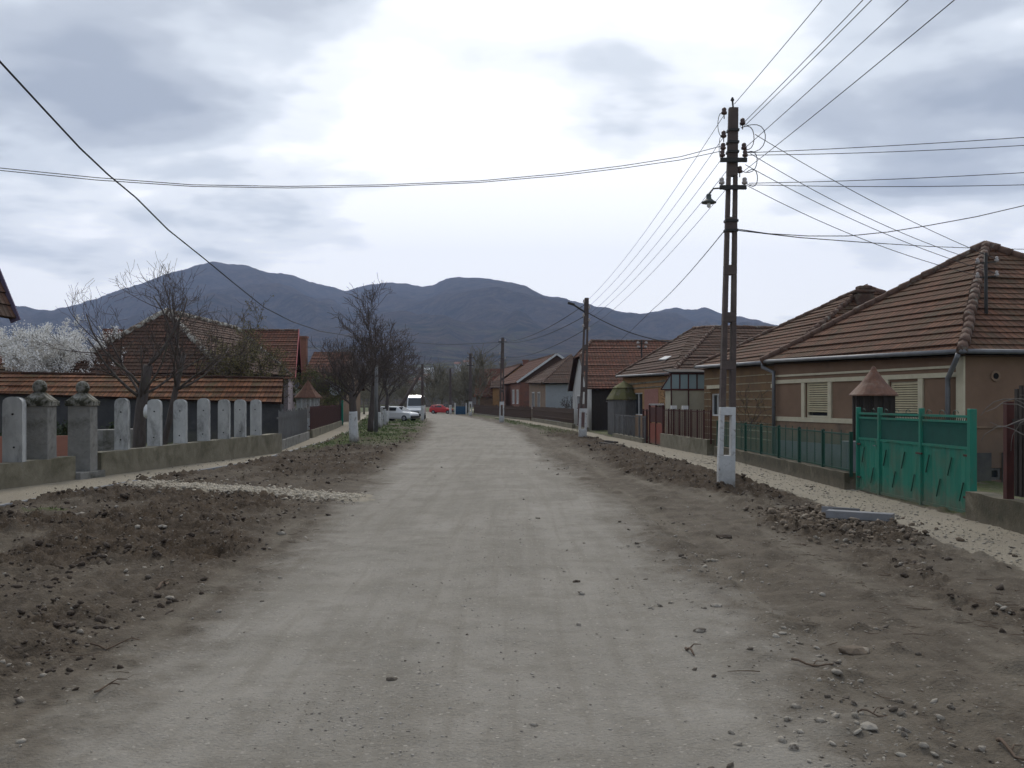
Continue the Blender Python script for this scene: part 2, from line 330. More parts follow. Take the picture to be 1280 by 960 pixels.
# ------------------------------------------------------------------ numpy noise
def vn(x, y, seed=0):
    xi = np.floor(x).astype(np.int64); yi = np.floor(y).astype(np.int64); xf = x-xi; yf = y-yi
    def h(a, b):
        n = (a*374761393+b*668265263+seed*1442695041) & 0x7fffffff
        n = ((n ^ (n >> 13))*1274126177) & 0x7fffffff
        return ((n ^ (n >> 16)) & 0xffff)/65535.0
    u = xf*xf*(3-2*xf); v = yf*yf*(3-2*yf)
    return (h(xi, yi)*(1-u)+h(xi+1, yi)*u)*(1-v)+(h(xi, yi+1)*(1-u)+h(xi+1, yi+1)*u)*v
def fbm(x, y, o=4, seed=0, g=.5):
    r = 0; a = 1; t = 0
    for i in range(o): r = r+a*vn(x*2**i+i*17.3, y*2**i-i*9.1, seed+i); t += a; a *= g
    return r/t
def sm(x, a, b):
    t = np.clip((x-a)/(b-a), 0, 1); return t*t*(3-2*t)
# street layout lines, x as a function of y
I = np.interp
def WL(y): return I(y, [0, 21, 37.5, 39, 51.6, 65, 93, 120, 180], [-14.4, -11.3, -8.74, -9.2, -10.5, -11.9, -15.6, -19, -27])
def LP(y): return I(y, [0, 18, 23.6, 30.4, 46.6, 64, 93, 120, 180], [-9.6, -9.1, -8.8, -8.0, -8.7, -10.3, -14.2, -17.6, -25.5])
def RL(y): return I(y, [0, 5, 9.2, 19.3, 49.5, 85, 118, 160, 220], [-2.4, -2.4, -2.6, -2.95, -4.35, -6.6, -10.2, -17, -30])
def RR(y): return I(y, [0, 5.2, 15, 24, 49.5, 72, 108, 140, 180, 220], [2.0, 2.0, 1.9, 1.55, .8, 0, -3.5, -7.5, -14, -25])
def RP(y): return I(y, [0, 11, 23, 30.4, 44, 61, 85, 132, 180], [5.9, 5.8, 5.7, 5.35, 4.6, 4.0, 1.56, -3.2, -10])
def RF(y): return I(y, [0, 14, 33, 42, 50, 54.5, 72, 99, 125, 180], [7.3, 7.35, 7.3, 6.35, 5.9, 5.2, 4.3, 1.8, -2.3, -8.5])
def masks(X, Y):
    wob = (fbm(X*1.0, Y*.22, 3, 3)-.5)*.6+(fbm(X*2.2, Y*1.3, 3, 4)-.5)*.4; wob2 = fbm(X*4, Y*4, 3, 9)-.5
    road = sm(X-RL(Y)+wob*.9+wob2*.5, -.8, .75)*sm(RR(Y)-X+wob*1.2+wob2*.6, -.8, .8)
    pl = sm(X-WL(Y)+.05, -.05, .1)*sm(LP(Y)-X+wob2*.06, -.02, .05)
    pr = sm(X-RP(Y)+wob2*.35+wob*.3, -.08, .12)*sm(RF(Y)-X, -.1, .05)
    ln = 22.6-(X+8.5)*.57
    gs = sm(.62-np.abs(Y-ln)+wob*.9+wob2*.3, -.05, .2)*sm(X, -8.9, -8.6)*sm(-2.6-X+wob2, -.3, .4)
    gs2 = sm(.35-np.abs(Y-60-(X+8)*.2)+wob*.4, -.05, .1)*sm(X, -10.6, -9.9)*sm(-5.6-X+wob2, -.3, .4)
    pale = np.maximum(np.maximum(pl, pr), np.maximum(gs, gs2))
    # ploughed earth
    lc = sm(X, WL(Y)+.1, WL(Y)+.3)*sm((RL(Y)-.35-.5*sm(9-Y, 0, 4))-X+wob*1.5, -.2, .6)*sm(Y, 3, 5)
    lc = lc*(1-.75*sm(Y, 52, 75))*(1-.6*sm(7-Y, 0, 3))*(.45+.55*sm(fbm(X*.55, Y*.4, 3, 61), .36, .56))
    rc = sm(X-(RR(Y)+1.55+1.1*sm(23-Y, 0, 4))+wob*1.8, -.2, .5)*sm(RP(Y)-X, 0, .2)*(1-.55*sm(Y, 55, 80))
    near = sm(X-3.9+wob*2, 0, .6)*sm(RP(Y)-X, 0, .2)*sm(Y, 7, 8.5)
    rc = np.where(Y > 19.5, rc, rc*sm(Y, 17, 19.5)*.8)
    rub = sm(1.25-np.hypot((X-5.0)/1.0, (Y-15.2)/1.9)+wob*.7, 0, .35)
    clod = np.maximum(np.maximum(lc, rc), np.maximum(near*.45*sm(wob, -.08, .08), rub*.8))*(1-pale)*(1-road)
    yard = np.maximum(sm(X-RF(Y), 0, .3), sm(WL(Y)-X, 0, .3))
    grass = np.maximum(yard*.8, sm(Y, 38, 55)*sm(X, WL(Y), WL(Y)+.3)*sm(RL(Y)-.8-X+wob*3, -.2, .8)*sm(wob, -.16, .02)*.95)
    grass = np.maximum(grass, sm(.7-np.abs(X-LP(Y)-.7)+wob*1.4, 0, .4)*sm(Y, 36, 44)*.95)
    grass = np.maximum(grass, sm(Y, 52, 72)*sm(X-RR(Y)-1.2+wob*2, 0, .6)*.55)
    grass = np.maximum(grass, .9*sm(.5-np.hypot((X+8.0)/1.1, (Y-17.2)/.5)+wob*.6, 0, .3))
    grass = np.maximum(grass, sm(np.abs(X+3), 60, 90)); grass = np.maximum(grass, sm(Y, 190, 240))
    grass = grass*(1-pale)*(1-road)
    return road, pale, clod, grass, pl, gs
def height(X, Y, mk=None):
    road, pale, clod, grass, pl, gs = mk or masks(X, Y)
    near = sm(220-Y, 0, 60)*sm(60-np.abs(X), 0, 20)
    bil = lambda s, sd: 1-np.abs(2*vn(X*s, Y*s, sd)-1)
    lumps = bil(2.2, 1)*.36+bil(5.2, 2)*.38+bil(11, 4)*.30+bil(21, 6)*.16+fbm(X*40, Y*40, 2, 5)*.08
    mound = fbm(X*.7, Y*.7, 3, 31)
    z = clod*(np.clip(lumps-.42, 0, 2)**1.35*.30+mound*.09-.075)
    z = z+(1-clod)*(1-pale)*(fbm(X*1.2, Y*.8, 3, 12)-.5)*.05+(1-pale)*(fbm(X*9, Y*9, 3, 13)-.5)*.034*(1-road*.45)-road*np.clip(fbm(X*1.3, Y*.9, 3, 17)-.6, 0, 1)*.09+(1-pale)*(1-road)*np.clip(fbm(X*3.1, Y*3.1, 3, 14)-.58, 0, 1)*.25
    z = z+gs*(.03+fbm(X*10, Y*10, 2, 41)*.05)+(pale-gs.clip(0, 1)).clip(0, 1)*(fbm(X*7, Y*7, 3, 40)-.5)*.02
    z = z+road*(.02*np.exp(-((X-(RL(Y)+RR(Y))/2)/.8)**2))
    # wheel rut on the right verge
    z = z-.045*np.exp(-((X-(RR(Y)+.55))/.22)**2)*sm(24-Y, 0, 6)
    return z*near
# ------------------------------------------------------------------ ground, road, footpaths: one seamless sheet split by surface
def build_ground():
    rows = list(np.linspace(-30, 1.5, 26))
    y = 2.0
    while y < 235: rows.append(y); y *= 1.0066
    rows += [245, 260, 280, 310, 360, 450, 600, 900, 1500, 3000, 6500]
    rows = np.array(rows); nin, nout = 640, 34
    s = np.linspace(-1, 1, nin); w = np.maximum(4.6, .6*rows+1.6); w = np.minimum(w, 150)
    Xin = np.outer(w, s); g = np.linspace(0, 1, nout+1)[1:]
    ratio = (6500/w)[:, None]**g[None, :]; Xout = w[:, None]*ratio
    X = np.hstack([-Xout[:, ::-1], Xin, Xout]); Y = np.repeat(rows[:, None], X.shape[1], 1)
    mk = masks(X, Y); Z = height(X, Y, mk); road, pale, clod, grass, pl, gs = mk
    # inner fine columns need to stay clear of walls; far ground slightly below hills
    nr, nc = X.shape; V = np.stack([X, Y, Z], -1).reshape(-1, 3)
    idx = np.arange(nr*nc).reshape(nr, nc)
    quads = np.stack([idx[:-1, :-1], idx[:-1, 1:], idx[1:, 1:], idx[1:, :-1]], -1).reshape(-1, 4)
    def fm(a): return ((a[:-1, :-1]+a[1:, 1:]+a[:-1, 1:]+a[1:, :-1])/4).reshape(-1)
    fr, fp, fx = fm(road), fm(pale), fm(X)
    fgs = fm(gs)
    groups = {'road': fr > .5}
    groups['footpath_left'] = (fp > .5) & (fr <= .5) & (fx < -2) & (fgs < .5) & (fm(pl) > .4)
    groups['footpath_right'] = (fp > .5) & (fr <= .5) & (fx >= fm(RR(Y)))
    groups['gravel_strip'] = (fp > .5) & (fr <= .5) & ~groups['footpath_left'] & ~groups['footpath_right']
    rest = np.ones(len(quads), bool)
    for k in groups: rest &= ~groups[k]
    groups['ground'] = rest
    att = {'road': road.reshape(-1), 'pale': pale.reshape(-1), 'clod': clod.reshape(-1), 'grass': grass.reshape(-1)}
    for name, sel in groups.items():
        q = quads[sel]
        if not len(q): continue
        used, inv = np.unique(q.reshape(-1), return_inverse=True)
        me = bpy.data.meshes.new(name); me.vertices.add(len(used)); me.vertices.foreach_set('co', V[used].reshape(-1))
        me.loops.add(len(q)*4); me.loops.foreach_set('vertex_index', inv.reshape(-1).astype(np.int32))
        me.polygons.add(len(q)); me.polygons.foreach_set('loop_start', np.arange(0, len(q)*4, 4, dtype=np.int32))
        me.polygons.foreach_set('use_smooth', np.ones(len(q), bool))
        me.update(calc_edges=True)
        for k, a in att.items():
            at = me.attributes.new(k, 'FLOAT', 'POINT'); at.data.foreach_set('value', a[used].astype(np.float32))
        me.materials.append(M['groundmat']); me.validate()
        o = bpy.data.objects.new(name, me); COL.objects.link(o); o['kind'] = 'structure'
def ground_material():
    m, n, l, b = newmat('earth_road_and_gravel')
    def at(k):
        a = n.new('ShaderNodeAttribute'); a.attribute_name = k; return a.outputs['Fac']
    t = n.new('ShaderNodeTexCoord'); v = t.outputs['Object']
    mp = n.new('ShaderNodeMapping'); mp.inputs['Scale'].default_value = (1.5, .12, 1); l.new(v, mp.inputs[0]); vs = mp.outputs[0]
    nf = noise(n, l, v, 14, 6, .75); nm = noise(n, l, v, 2.2, 5, .65, .3); nl = noise(n, l, v, .45, 5, .6, .5); ns = noise(n, l, vs, 1.0, 5, .6, .4)
    # packed dirt
    dirt = mixc(n, l, rampf(n, l, nm, .35, .68), (.124, .103, .079), (.068, .055, .041))
    dirt = mixc(n, l, rampf(n, l, ns, .5, .72), dirt, (.165, .144, .113))
    dirt = mixc(n, l, rampf(n, l, nf, .6, .8), dirt, (.20, .178, .148))
    # ploughed earth
    cl = mixc(n, l, rampf(n, l, nm, .3, .7), (.066, .046, .029), (.030, .021, .014))
    cl = mixc(n, l, rampf(n, l, nf, .52, .74), cl, (.105, .080, .057))
    col = mixc(n, l, at('clod'), dirt, cl)
    # grass cover
    gr = mixc(n, l, rampf(n, l, nf, .35, .65), (.045, .072, .018), (.10, .105, .045))
    gm = math_n(n, l, 'MULTIPLY', at('grass'), rampf(n, l, nm, .32, .5))
    col = mixc(n, l, gm, col, gr)
    # road: dusty limestone gravel, worn wheel lines, darker damp patches
    rd = mixc(n, l, rampf(n, l, ns, .38, .66), (.243, .224, .192), (.19, .174, .147))
    rd = mixc(n, l, rampf(n, l, nl, .45, .72), rd, (.285, .264, .23))
    rd = mixc(n, l, math_n(n, l, 'MULTIPLY', rampf(n, l, nm, .48, .70), .55), rd, (.155, .137, .11))
    def pebble(scale, thr, size):
        q = n.new('ShaderNodeTexVoronoi'); q.inputs['Scale'].default_value = scale; l.new(v, q.inputs['Vector'])
        sc = n.new('ShaderNodeSeparateColor'); l.new(q.outputs['Color'], sc.inputs[0])
        return math_n(n, l, 'MULTIPLY', math_n(n, l, 'GREATER_THAN', sc.outputs[0], thr), math_n(n, l, 'LESS_THAN', q.outputs['Distance'], size)), sc.outputs[1]
    pa, ra_ = pebble(26, .86, .32); pb, rb_ = pebble(60, .72, .36)
    vo = n.new('ShaderNodeTexVoronoi'); vo.inputs['Scale'].default_value = 38; l.new(v, vo.inputs['Vector'])
    rd = mixc(n, l, math_n(n, l, 'MULTIPLY', rampf(n, l, nf, .52, .75), .65), rd, (.28, .255, .215))
    rd = mixc(n, l, math_n(n, l, 'MULTIPLY', rampf(n, l, noise(n, l, v, 30, 4, .7), .6, .75), .5), rd, (.12, .105, .09))
    mp2 = n.new('ShaderNodeMapping'); mp2.inputs['Scale'].default_value = (5.5, .22, 1); l.new(v, mp2.inputs[0])
    rd = mixc(n, l, math_n(n, l, 'MULTIPLY', rampf(n, l, noise(n, l, mp2.outputs[0], 1.0, 5, .65, .3), .48, .68), .6), rd, (.183, .164, .134))
    pv_ = mixc(n, l, ra_, (.13, .115, .10), (.40, .37, .32)); pv2 = mixc(n, l, rb_, (.12, .105, .09), (.37, .34, .30))
    rd = mixc(n, l, math_n(n, l, 'MULTIPLY', pb, .6), mixc(n, l, math_n(n, l, 'MULTIPLY', pa, .7), rd, pv_), pv2)
    col = mixc(n, l, math_n(n, l, 'MULTIPLY', pb, .35), mixc(n, l, math_n(n, l, 'MULTIPLY', pa, .3), col, pv_), mixc(n, l, rb_, (.035, .028, .022), (.16, .135, .105)))
    rm = math_n(n, l, 'ADD', at('road'), math_n(n, l, 'MULTIPLY', math_n(n, l, 'SUBTRACT', nf, .5), .5))
    col = mixc(n, l, rampf(n, l, rm, .2, .85), col, rd)
    pg = mixc(n, l, rampf(n, l, nf, .3, .7), (.31, .275, .215), (.22, .192, .148))
    pg = mixc(n, l, rampf(n, l, nl, .5, .75), pg, (.235, .205, .165))
    pm = math_n(n, l, 'ADD', at('pale'), math_n(n, l, 'MULTIPLY', math_n(n, l, 'SUBTRACT', nf, .5), .5))
    col = mixc(n, l, rampf(n, l, pm, .35, .7), col, pg)
    l.new(col, b.inputs['Base Color']); b.inputs['Roughness'].default_value = .95; b.inputs['Specular IOR Level'].default_value = .15
    bp = n.new('ShaderNodeBump'); bp.inputs['Distance'].default_value = .05; bp.inputs['Strength'].default_value = .8
    hh = math_n(n, l, 'ADD', math_n(n, l, 'MULTIPLY', nf, .6), math_n(n, l, 'MULTIPLY', noise(n, l, v, 60, 3, .7), .25))
    hh = math_n(n, l, 'ADD', hh, math_n(n, l, 'MULTIPLY', vo.outputs['Distance'], -.25))
    l.new(hh, bp.inputs['Height']); l.new(bp.outputs[0], b.inputs['Normal']); return m
M['groundmat'] = ground_material()
build_ground()
def gz(x, y): return float(height(np.array([float(x)]), np.array([float(y)]))[0])

# ------------------------------------------------------------------ mountains
def build_hills():
    px = np.linspace(-1500, 2900, 1500)
    prof = I(px, [-1500, -700, -200, 0, 30, 62, 80, 130, 200, 240, 268, 300, 340, 380, 432, 450, 480, 505, 525, 555, 585, 612, 645, 690, 740, 790, 815, 840, 868, 900, 960, 1010, 1150, 1400, 2000, 2900],
                 [60, 150, 105, 120, 118, 114, 116, 134, 154, 168, 173, 170, 162, 151, 138, 145, 150, 147, 143, 153, 154, 156, 146, 130, 119, 111, 113, 117, 116, 110, 97, 84, 70, 90, 120, 60])
    ker = np.hanning(7)[1:-1]; ker /= ker.sum(); prof = np.convolve(np.pad(prof, 2, 'edge'), ker, 'valid')
    prof = prof+(vn(px/26, px*0, 91)-.5)*5+(vn(px/11, px*0, 92)-.5)*2.2+(vn(px/4.5, px*0, 93)-.5)*.9
    nt_ = 150; t = np.linspace(0, 1.25, nt_)
    Yr = 4300+260*np.sin(px/170)+200*np.sin(px/67+1)
    Y0 = 260.0
    PX, T = np.meshgrid(px, t); YR = np.repeat(Yr[None], nt_, 0)
    Yd = Y0+(YR-Y0)*T**1.35
    X = (PX-CX)/F*Yd
    elev = np.repeat(prof[None], nt_, 0)
    base = 5+38*sm(Yd, 400, 1300)      # pixel elevation of valley floor and foothills
    u = sm(Yd/YR, .3, 1.0)
    ridg = 1-np.abs(2*fbm(X/430+.35*np.sin(Yd/500)+Yd/2600, Yd/1900, 4, 77, .5)-1)
    spur = (ridg-.72)*85+(fbm(X/260, Yd/420, 4, 78)-.5)*55
    fb = np.maximum(0, 1-np.abs(Yd/YR-.62)/.38)
    e = base*(1-u)*sm(Yd, 300, 900)+elev*u+spur*fb*1.15+(fbm(X/140, Yd/160, 4, 79)-.5)*7*sm(Yd, 600, 1500)*(.35+fb)
    e = np.where(T > 1, elev*(1-(T-1)*3)+spur*0, e)
    e = np.minimum(e, elev+(T > .999)*2+2.5*(fbm(X/90, Yd/90, 3, 5)-.3))
    e = e+(vn(X/22, Yd/22, 8)-.5)*.9*sm(Yd, 1200, 2500)
    e = np.where(Yd < 300, np.minimum(e, .5), e)
    Z = e/F*Yd + HC*sm(Yd, 300, 700) - 1.5*sm(320-Yd, 0, 60)
    Z = np.where(T > 1, e/F*YR, Z)
    nr, nc = X.shape; V = np.stack([X, Yd, Z], -1).reshape(-1, 3); idx = np.arange(nr*nc).reshape(nr, nc)
    q = np.stack([idx[:-1, :-1], idx[:-1, 1:], idx[1:, 1:], idx[1:, :-1]], -1).reshape(-1, 4)
    me = bpy.data.meshes.new('hills'); me.from_pydata(V.tolist(), [], q.tolist()); me.polygons.foreach_set('use_smooth', [True]*len(q))
    m, n, l, b = newmat('bare_forest_slopes'); t_ = n.new('ShaderNodeTexCoord'); v = t_.outputs['Object']
    a = noise(n, l, v, .0022, 6, .6, .6); c = noise(n, l, v, .02, 6, .75); d = noise(n, l, v, .0055, 5, .6, 1)
    col = mixc(n, l, rampf(n, l, a, .35, .65), (.085, .068, .060), (.030, .032, .032))
    col = mixc(n, l, rampf(n, l, c, .42, .62), col, (.115, .090, .068))
    col = mixc(n, l, rampf(n, l, noise(n, l, v, .007, 5, .7, .3), .55, .68), col, (.022, .026, .020))
    col = mixc(n, l, math_n(n, l, 'MULTIPLY', rampf(n, l, noise(n, l, v, .055, 4, .8), .5, .62), .55), col, (.022, .024, .02))
    sx = n.new('ShaderNodeSeparateXYZ'); l.new(v, sx.inputs[0])
    low = rampf(n, l, sx.outputs[2], 230, 40)
    col = mixc(n, l, math_n(n, l, 'MULTIPLY', math_n(n, l, 'MULTIPLY', rampf(n, l, d, .54, .62), low), .8), col, (.13, .135, .065))
    l.new(col, b.inputs['Base Color']); b.inputs['Roughness'].default_value = 1; b.inputs['Specular IOR Level'].default_value = 0
    bp = n.new('ShaderNodeBump'); bp.inputs['Distance'].default_value = 30; bp.inputs['Strength'].default_value = 1
    l.new(noise(n, l, v, .03, 6, .8), bp.inputs['Height']); l.new(bp.outputs[0], b.inputs['Normal'])
    me.materials.append(m); o = bpy.data.objects.new('hills', me); COL.objects.link(o); o['kind'] = 'structure'
build_hills()

# haze: one closed box of thin air
hb = MB(); hb.box((0, 2400, -4), (13000, 7000, 900)); ho = hb.build('haze', [])
hm = bpy.data.materials.new('thin_blue_air'); hm.use_nodes = True; hn = hm.node_tree.nodes
for x in list(hn): hn.remove(x)
out = hn.new('ShaderNodeOutputMaterial'); pv = hn.new('ShaderNodeVolumePrincipled'); hm.node_tree.links.new(pv.outputs[0], out.inputs['Volume'])
pv.inputs['Color'].default_value = (.45, .58, .90, 1); pv.inputs['Density'].default_value = .00014; pv.inputs['Anisotropy'].default_value = .1
ho.data.materials.append(hm); ho['kind'] = 'stuff'; ho['label'] = 'thin blue haze in front of the mountains'; ho['category'] = 'haze'

# ------------------------------------------------------------------ roofs and walls
def clip(poly, k, lo, hi):
    def half(pl, f):
        o = []
        for i in range(len(pl)):
            a, b = pl[i], pl[(i+1) % len(pl)]; fa, fb = f(a), f(b)
            if fa >= 0: o.append(a)
            if (fa > 0 > fb) or (fa < 0 < fb):
                t = fa/(fa-fb); o.append(a.lerp(b, t))
        return o
    p = half(poly, lambda q: q.dot(k)-lo)
    return half(p, lambda q: hi-q.dot(k)) if p else p
def roof_face(mb, pts, course=.3, lift=.028, soff=None):
    pts = [Vector(p) for p in pts]
    if len(pts) == 4:
        n0 = (pts[1]-pts[0]).cross(pts[2]-pts[0]).normalized()
        if abs((pts[3]-pts[0]).dot(n0)) > .06:
            roof_face(mb, [pts[0], pts[1], pts[2]], course, lift); return roof_face(mb, [pts[0], pts[2], pts[3]], course, lift)
    n = Vector((0, 0, 0))
    for i in range(len(pts)):
        a, b = pts[i]-pts[0], pts[(i+1) % len(pts)]-pts[0]; n += a.cross(b)
    n.normalize()
    if n.z < 0: n = -n
    e = Vector((0, 0, 1)).cross(n); e.normalize(); v = n.cross(e); v.normalize()
    if v.z < 0: v = -v; 
    lo = min(p.dot(v) for p in pts); hi = max(p.dot(v) for p in pts)
    mb.poly([p-n*.06 for p in pts])            # underside
    k = 0; base = lo
    while base < hi-1e-3:
        top = min(base+course, hi); c = clip(pts, v, base, top)
        if len(c) >= 3:
            w = []
            for q in c:
                f = (q.dot(v)-base)/course; jit = .014*math.sin(q.dot(e)*1.3+k*2.7)+.008*math.sin(q.dot(e)*4.1+k*1.3)
                w.append(q+n*(lift*(1-f)+.004+jit))
            mb.poly(w, [(q.dot(e), (q.dot(v)-lo)) for q in c])
            bot = [q for q in c if abs(q.dot(v)-base) < 1e-4]
            if len(bot) >= 2:
                bot.sort(key=lambda q: q.dot(e)); a, b = bot[0], bot[-1]
                up = n*(lift+.004)
                mb.poly([a-n*.03, b-n*.03, b+up, a+up], [(a.dot(e), 0.01), (b.dot(e), .01), (b.dot(e), .05), (a.dot(e), .05)])
        base += course; k += 1
    return n
def ridge_line(mb, a, b, r=.11, step=.36):
    a, b = Vector(a), Vector(b); d = (b-a); ln = d.length; d.normalize(); k = max(1, int(ln/step))
    for i in range(k):
        p = a+d*(ln*i/k); q = a+d*(ln*(i+1.12)/k); up = Vector((0, 0, .02+rnd.uniform(-.012, .015))); sd = Vector((rnd.uniform(-.02, .02), rnd.uniform(-.02, .02), 0))
        mb.tube([p+up+sd, q+up+sd], [r*rnd.uniform(.95, 1.15), r*.85], 7)
def wall(mb, P, Q, z0, zP, zQ, openings, inward, depth=.14, mi=0):
    """vertical wall with real openings; openings (s0,s1,z0,z1)"""
    P, Q = Vector((P[0], P[1], 0)), Vector((Q[0], Q[1], 0)); ln = (Q-P).length; d = (Q-P)/ln
    zt = lambda s: zP+(zQ-zP)*s/ln
    cuts = sorted(set([0, ln]+[c for o in openings for c in o[:2]]))
    pt = lambda s, z: P+d*s+Vector((0, 0, z))
    for a, b in zip(cuts[:-1], cuts[1:]):
        if b-a < 1e-6: continue
        ops = sorted([(o[2], o[3]) for o in openings if o[0] < (a+b)/2 < o[1]]); z = z0
        for lo, hi in ops:
            mb.poly([pt(a, z), pt(b, z), pt(b, lo), pt(a, lo)], mi=mi); z = hi
        mb.poly([pt(a, z), pt(b, z), pt(b, zt(b)), pt(a, zt(a))], mi=mi)
    inw = Vector(inward)
    for s0, s1, lo, hi in [o[:4] for o in openings]:
        c = [(s0, lo), (s1, lo), (s1, hi), (s0, hi)]
        for i in range(4):
            a, b = c[i], c[(i+1) % 4]; mb.poly([pt(*a), pt(*b), pt(*b)+inw*depth, pt(*a)+inw*depth], mi=mi)
def inward_of(P, Q, C):
    d = Vector((Q[0]-P[0], Q[1]-P[1], 0)).normalized(); n = Vector((-d.y, d.x, 0))
    return n if n.dot(Vector((C[0]-P[0], C[1]-P[1], 0))) > 0 else -n
def onbox(mb, P, Q, inw, s0, s1, z0, z1, proud, back=.0, mi=0):
    P = Vector((P[0], P[1], 0)); d = (Vector((Q[0], Q[1], 0))-P).normalized(); o = -inw*proud; b_ = inw*back
    f = lambda s, z, w: P+d*s+Vector((0, 0, z))+w
    mb.hexa([f(s0, z0, o), f(s1, z0, o), f(s1, z0, b_), f(s0, z0, b_)], [f(s0, z1, o), f(s1, z1, o), f(s1, z1, b_), f(s0, z1, b_)], mi)
def window(parent, P, Q, inw, o, frame='white', glass='glass', mull=1, surround=None, shutter=False, label=None):
    s0, s1, z0, z1 = o; fw = .06
    m = MB()
    for a in ((s0, s0+fw, z0, z1), (s1-fw, s1, z0, z1), (s0+fw, s1-fw, z0, z0+fw), (s0+fw, s1-fw, z1-fw, z1)): onbox(m, P, Q, inw, *a, -.05, .12)
    for k in range(mull):
        c = s0+(s1-s0)*(k+1)/(mull+1); onbox(m, P, Q, inw, c-.025, c+.025, z0+fw, z1-fw, -.055, .115)
    fo = m.build('window', M[frame], parent)
    if label: fo['label'] = label
    g = MB(); onbox(g, P, Q, inw, s0, s1, z0, z1, -.10, .125); g.build('pane', M[glass], fo)
    if surround:
        t = MB(); w = .09
        for a in ((s0-w, s0-.002, z0-w, z1+w), (s1+.002, s1+w, z0-w, z1+w), (s0, s1, z0-w, z0-.002), (s0, s1, z1+.002, z1+w)): onbox(t, P, Q, inw, *a, .035)
        t.build('surround', M[surround], fo)
    if shutter:
        t = MB(); k = 14; h = (z1-z0-.12)/k
        for i in range(1, k): onbox(t, P, Q, inw, s0+fw, s1-fw, z0+.1+h*i, z0+.1+h*i+h*.72, -.02, .045)
        t.build('roller_shutter', M['shutter'], fo)
    return fo
def inset(foot, d):
    c = sum((Vector(p[:2]) for p in foot), Vector((0, 0)))/len(foot); out = []
    n = len(foot)
    for i in range(n):
        p, a, b = Vector(foot[i][:2]), Vector(foot[i-1][:2]), Vector(foot[(i+1) % n][:2])
        u = (a-p).normalized(); v = (b-p).normalized(); out.append(p+(u+v)*d)
    return out
def gutter_run(parent, a, b, r=.07, z=0):
    m = MB(); m.tube([Vector(a)+Vector((0, 0, z)), Vector(b)+Vector((0, 0, z))], r, 8); return m.build('gutter', M['gutter'], parent, True)

# ---------------- big brown house right (pyramid roof)
def hip_house(name, label, eave, tops, faces, wallmats, roofmat, inn=.35, ridges=(), rmat='ridge', eave_drop=.12, z0=-.3, openings=None, group=None, plinth=True, ridge_r=.11, course=.3):
    """eave: list of 4 (x,y,z) roof corners; tops: list of points; faces: tuples of indices into eave+tops"""
    foot = inset(eave, inn); c = sum(foot, Vector((0, 0)))/4
    root = thing(name, label, 'house', (c.x, c.y, 0), group)
    pts = [Vector(p) for p in eave]+[Vector(p) for p in tops]
    rf = MB()
    for f in faces: roof_face(rf, [pts[i] for i in f], course)
    ro = rf.build('roof', roofmat, root)
    sf = MB(); sf.poly([p-Vector((0, 0, .1)) for p in pts[:4]]); sf.build('soffit', M['wooddark'], ro)
    if ridges:
        rm = MB()
        for a, b in ridges: ridge_line(rm, pts[a], pts[b], ridge_r)
        rm.build('ridge_tiles', M[rmat], ro, True)
    wm = MB(); info = []
    for i in range(4):
        P, Q = foot[i], foot[(i+1) % 4]; zp, zq = eave[i][2]-eave_drop+.05, eave[(i+1) % 4][2]-eave_drop+.05
        inw = inward_of(P, Q, c); ops = (openings or {}).get(i, [])
        ops = [o(P, Q) if callable(o) else o for o in ops]
        wall(wm, P, Q, z0, zp, zq, ops, inw, mi=min(i, len(wallmats)-1)); info.append((P, Q, inw, ops))
    wm.build('wall', [M[w] for w in wallmats], root)
    return root, ro, info, pts
def pw(x0, x1, y0, y1):
    """an opening from picture extents, resolved on the wall it belongs to"""
    def f(P, Q):
        s0, za = onw(P, Q, x0, y0); s1, zb = onw(P, Q, x1, y0); _, zc = onw(P, Q, (x0+x1)/2, y1); _, zt = onw(P, Q, (x0+x1)/2, y0)
        return (min(s0, s1), max(s0, s1), zc, zt)
    return f
A = W(1203, 439, 23.0); B = W(953, 452, 33.0)
fd = Vector((B.x-A.x, B.y-A.y, 0)).normalized(); nn = Vector((fd.y, -fd.x, 0))
if nn.x < 0: nn = -nn
C_ = Vector((B.x, B.y, A.z+.05))+nn*9.3; D_ = Vector((A.x, A.y, A.z))+nn*9.3
apex = W(1232, 307, 28.9)
root, ro, info, pts = hip_house('brown_house', 'brown plastered house with cream trim and steep pyramid roof behind the green gate', [A, B, C_, D_], [apex],
    [(0, 1, 4), (1, 2, 4), (2, 3, 4), (3, 0, 4)], ['brownplaster'], M['tile_brown'], inn=.28, ridges=[(0, 4), (1, 4), (3, 4), (2, 4)],
    openings={0: [pw(1007, 1036, 478, 522), pw(1112, 1149, 477, 524)], 3: [pw(1238, 1252, 585, 600)]}, ridge_r=.14)
P, Q, inw, ops = info[0]
for o in ops: window(root, P, Q, inw, o, 'cream', 'glass', 0, None, True)
tr = MB()
sL, z1a = onw(P, Q, 968, 478); sR, z1b = onw(P, Q, 1209, 476)
zt = ops[0][3]; zb = ops[0][2]; LEN = (Q-P).length
onbox(tr, P, Q, inw, .28, LEN, zt+.003, zt+.12, .05)
onbox(tr, P, Q, inw, .28, LEN, zb-.14, zb-.003, .06)
onbox(tr, P, Q, inw, .0, .28, -.2, A.z-.1, .045)
for o in ops:
    onbox(tr, P, Q, inw, o[0]-.2, o[0]-.002, zb, zt, .045); onbox(tr, P, Q, inw, o[1]+.002, o[1]+.2, zb, zt, .045)
onbox(tr, P, Q, inw, .28, LEN, A.z-.36, A.z-.30, .04)
tr.build('trim', M['cream'], root)
pl = MB(); onbox(pl, P, Q, inw, 0.001, LEN, -.3, .66, .065); pl.build('plinth', M['greyplinth'], root)
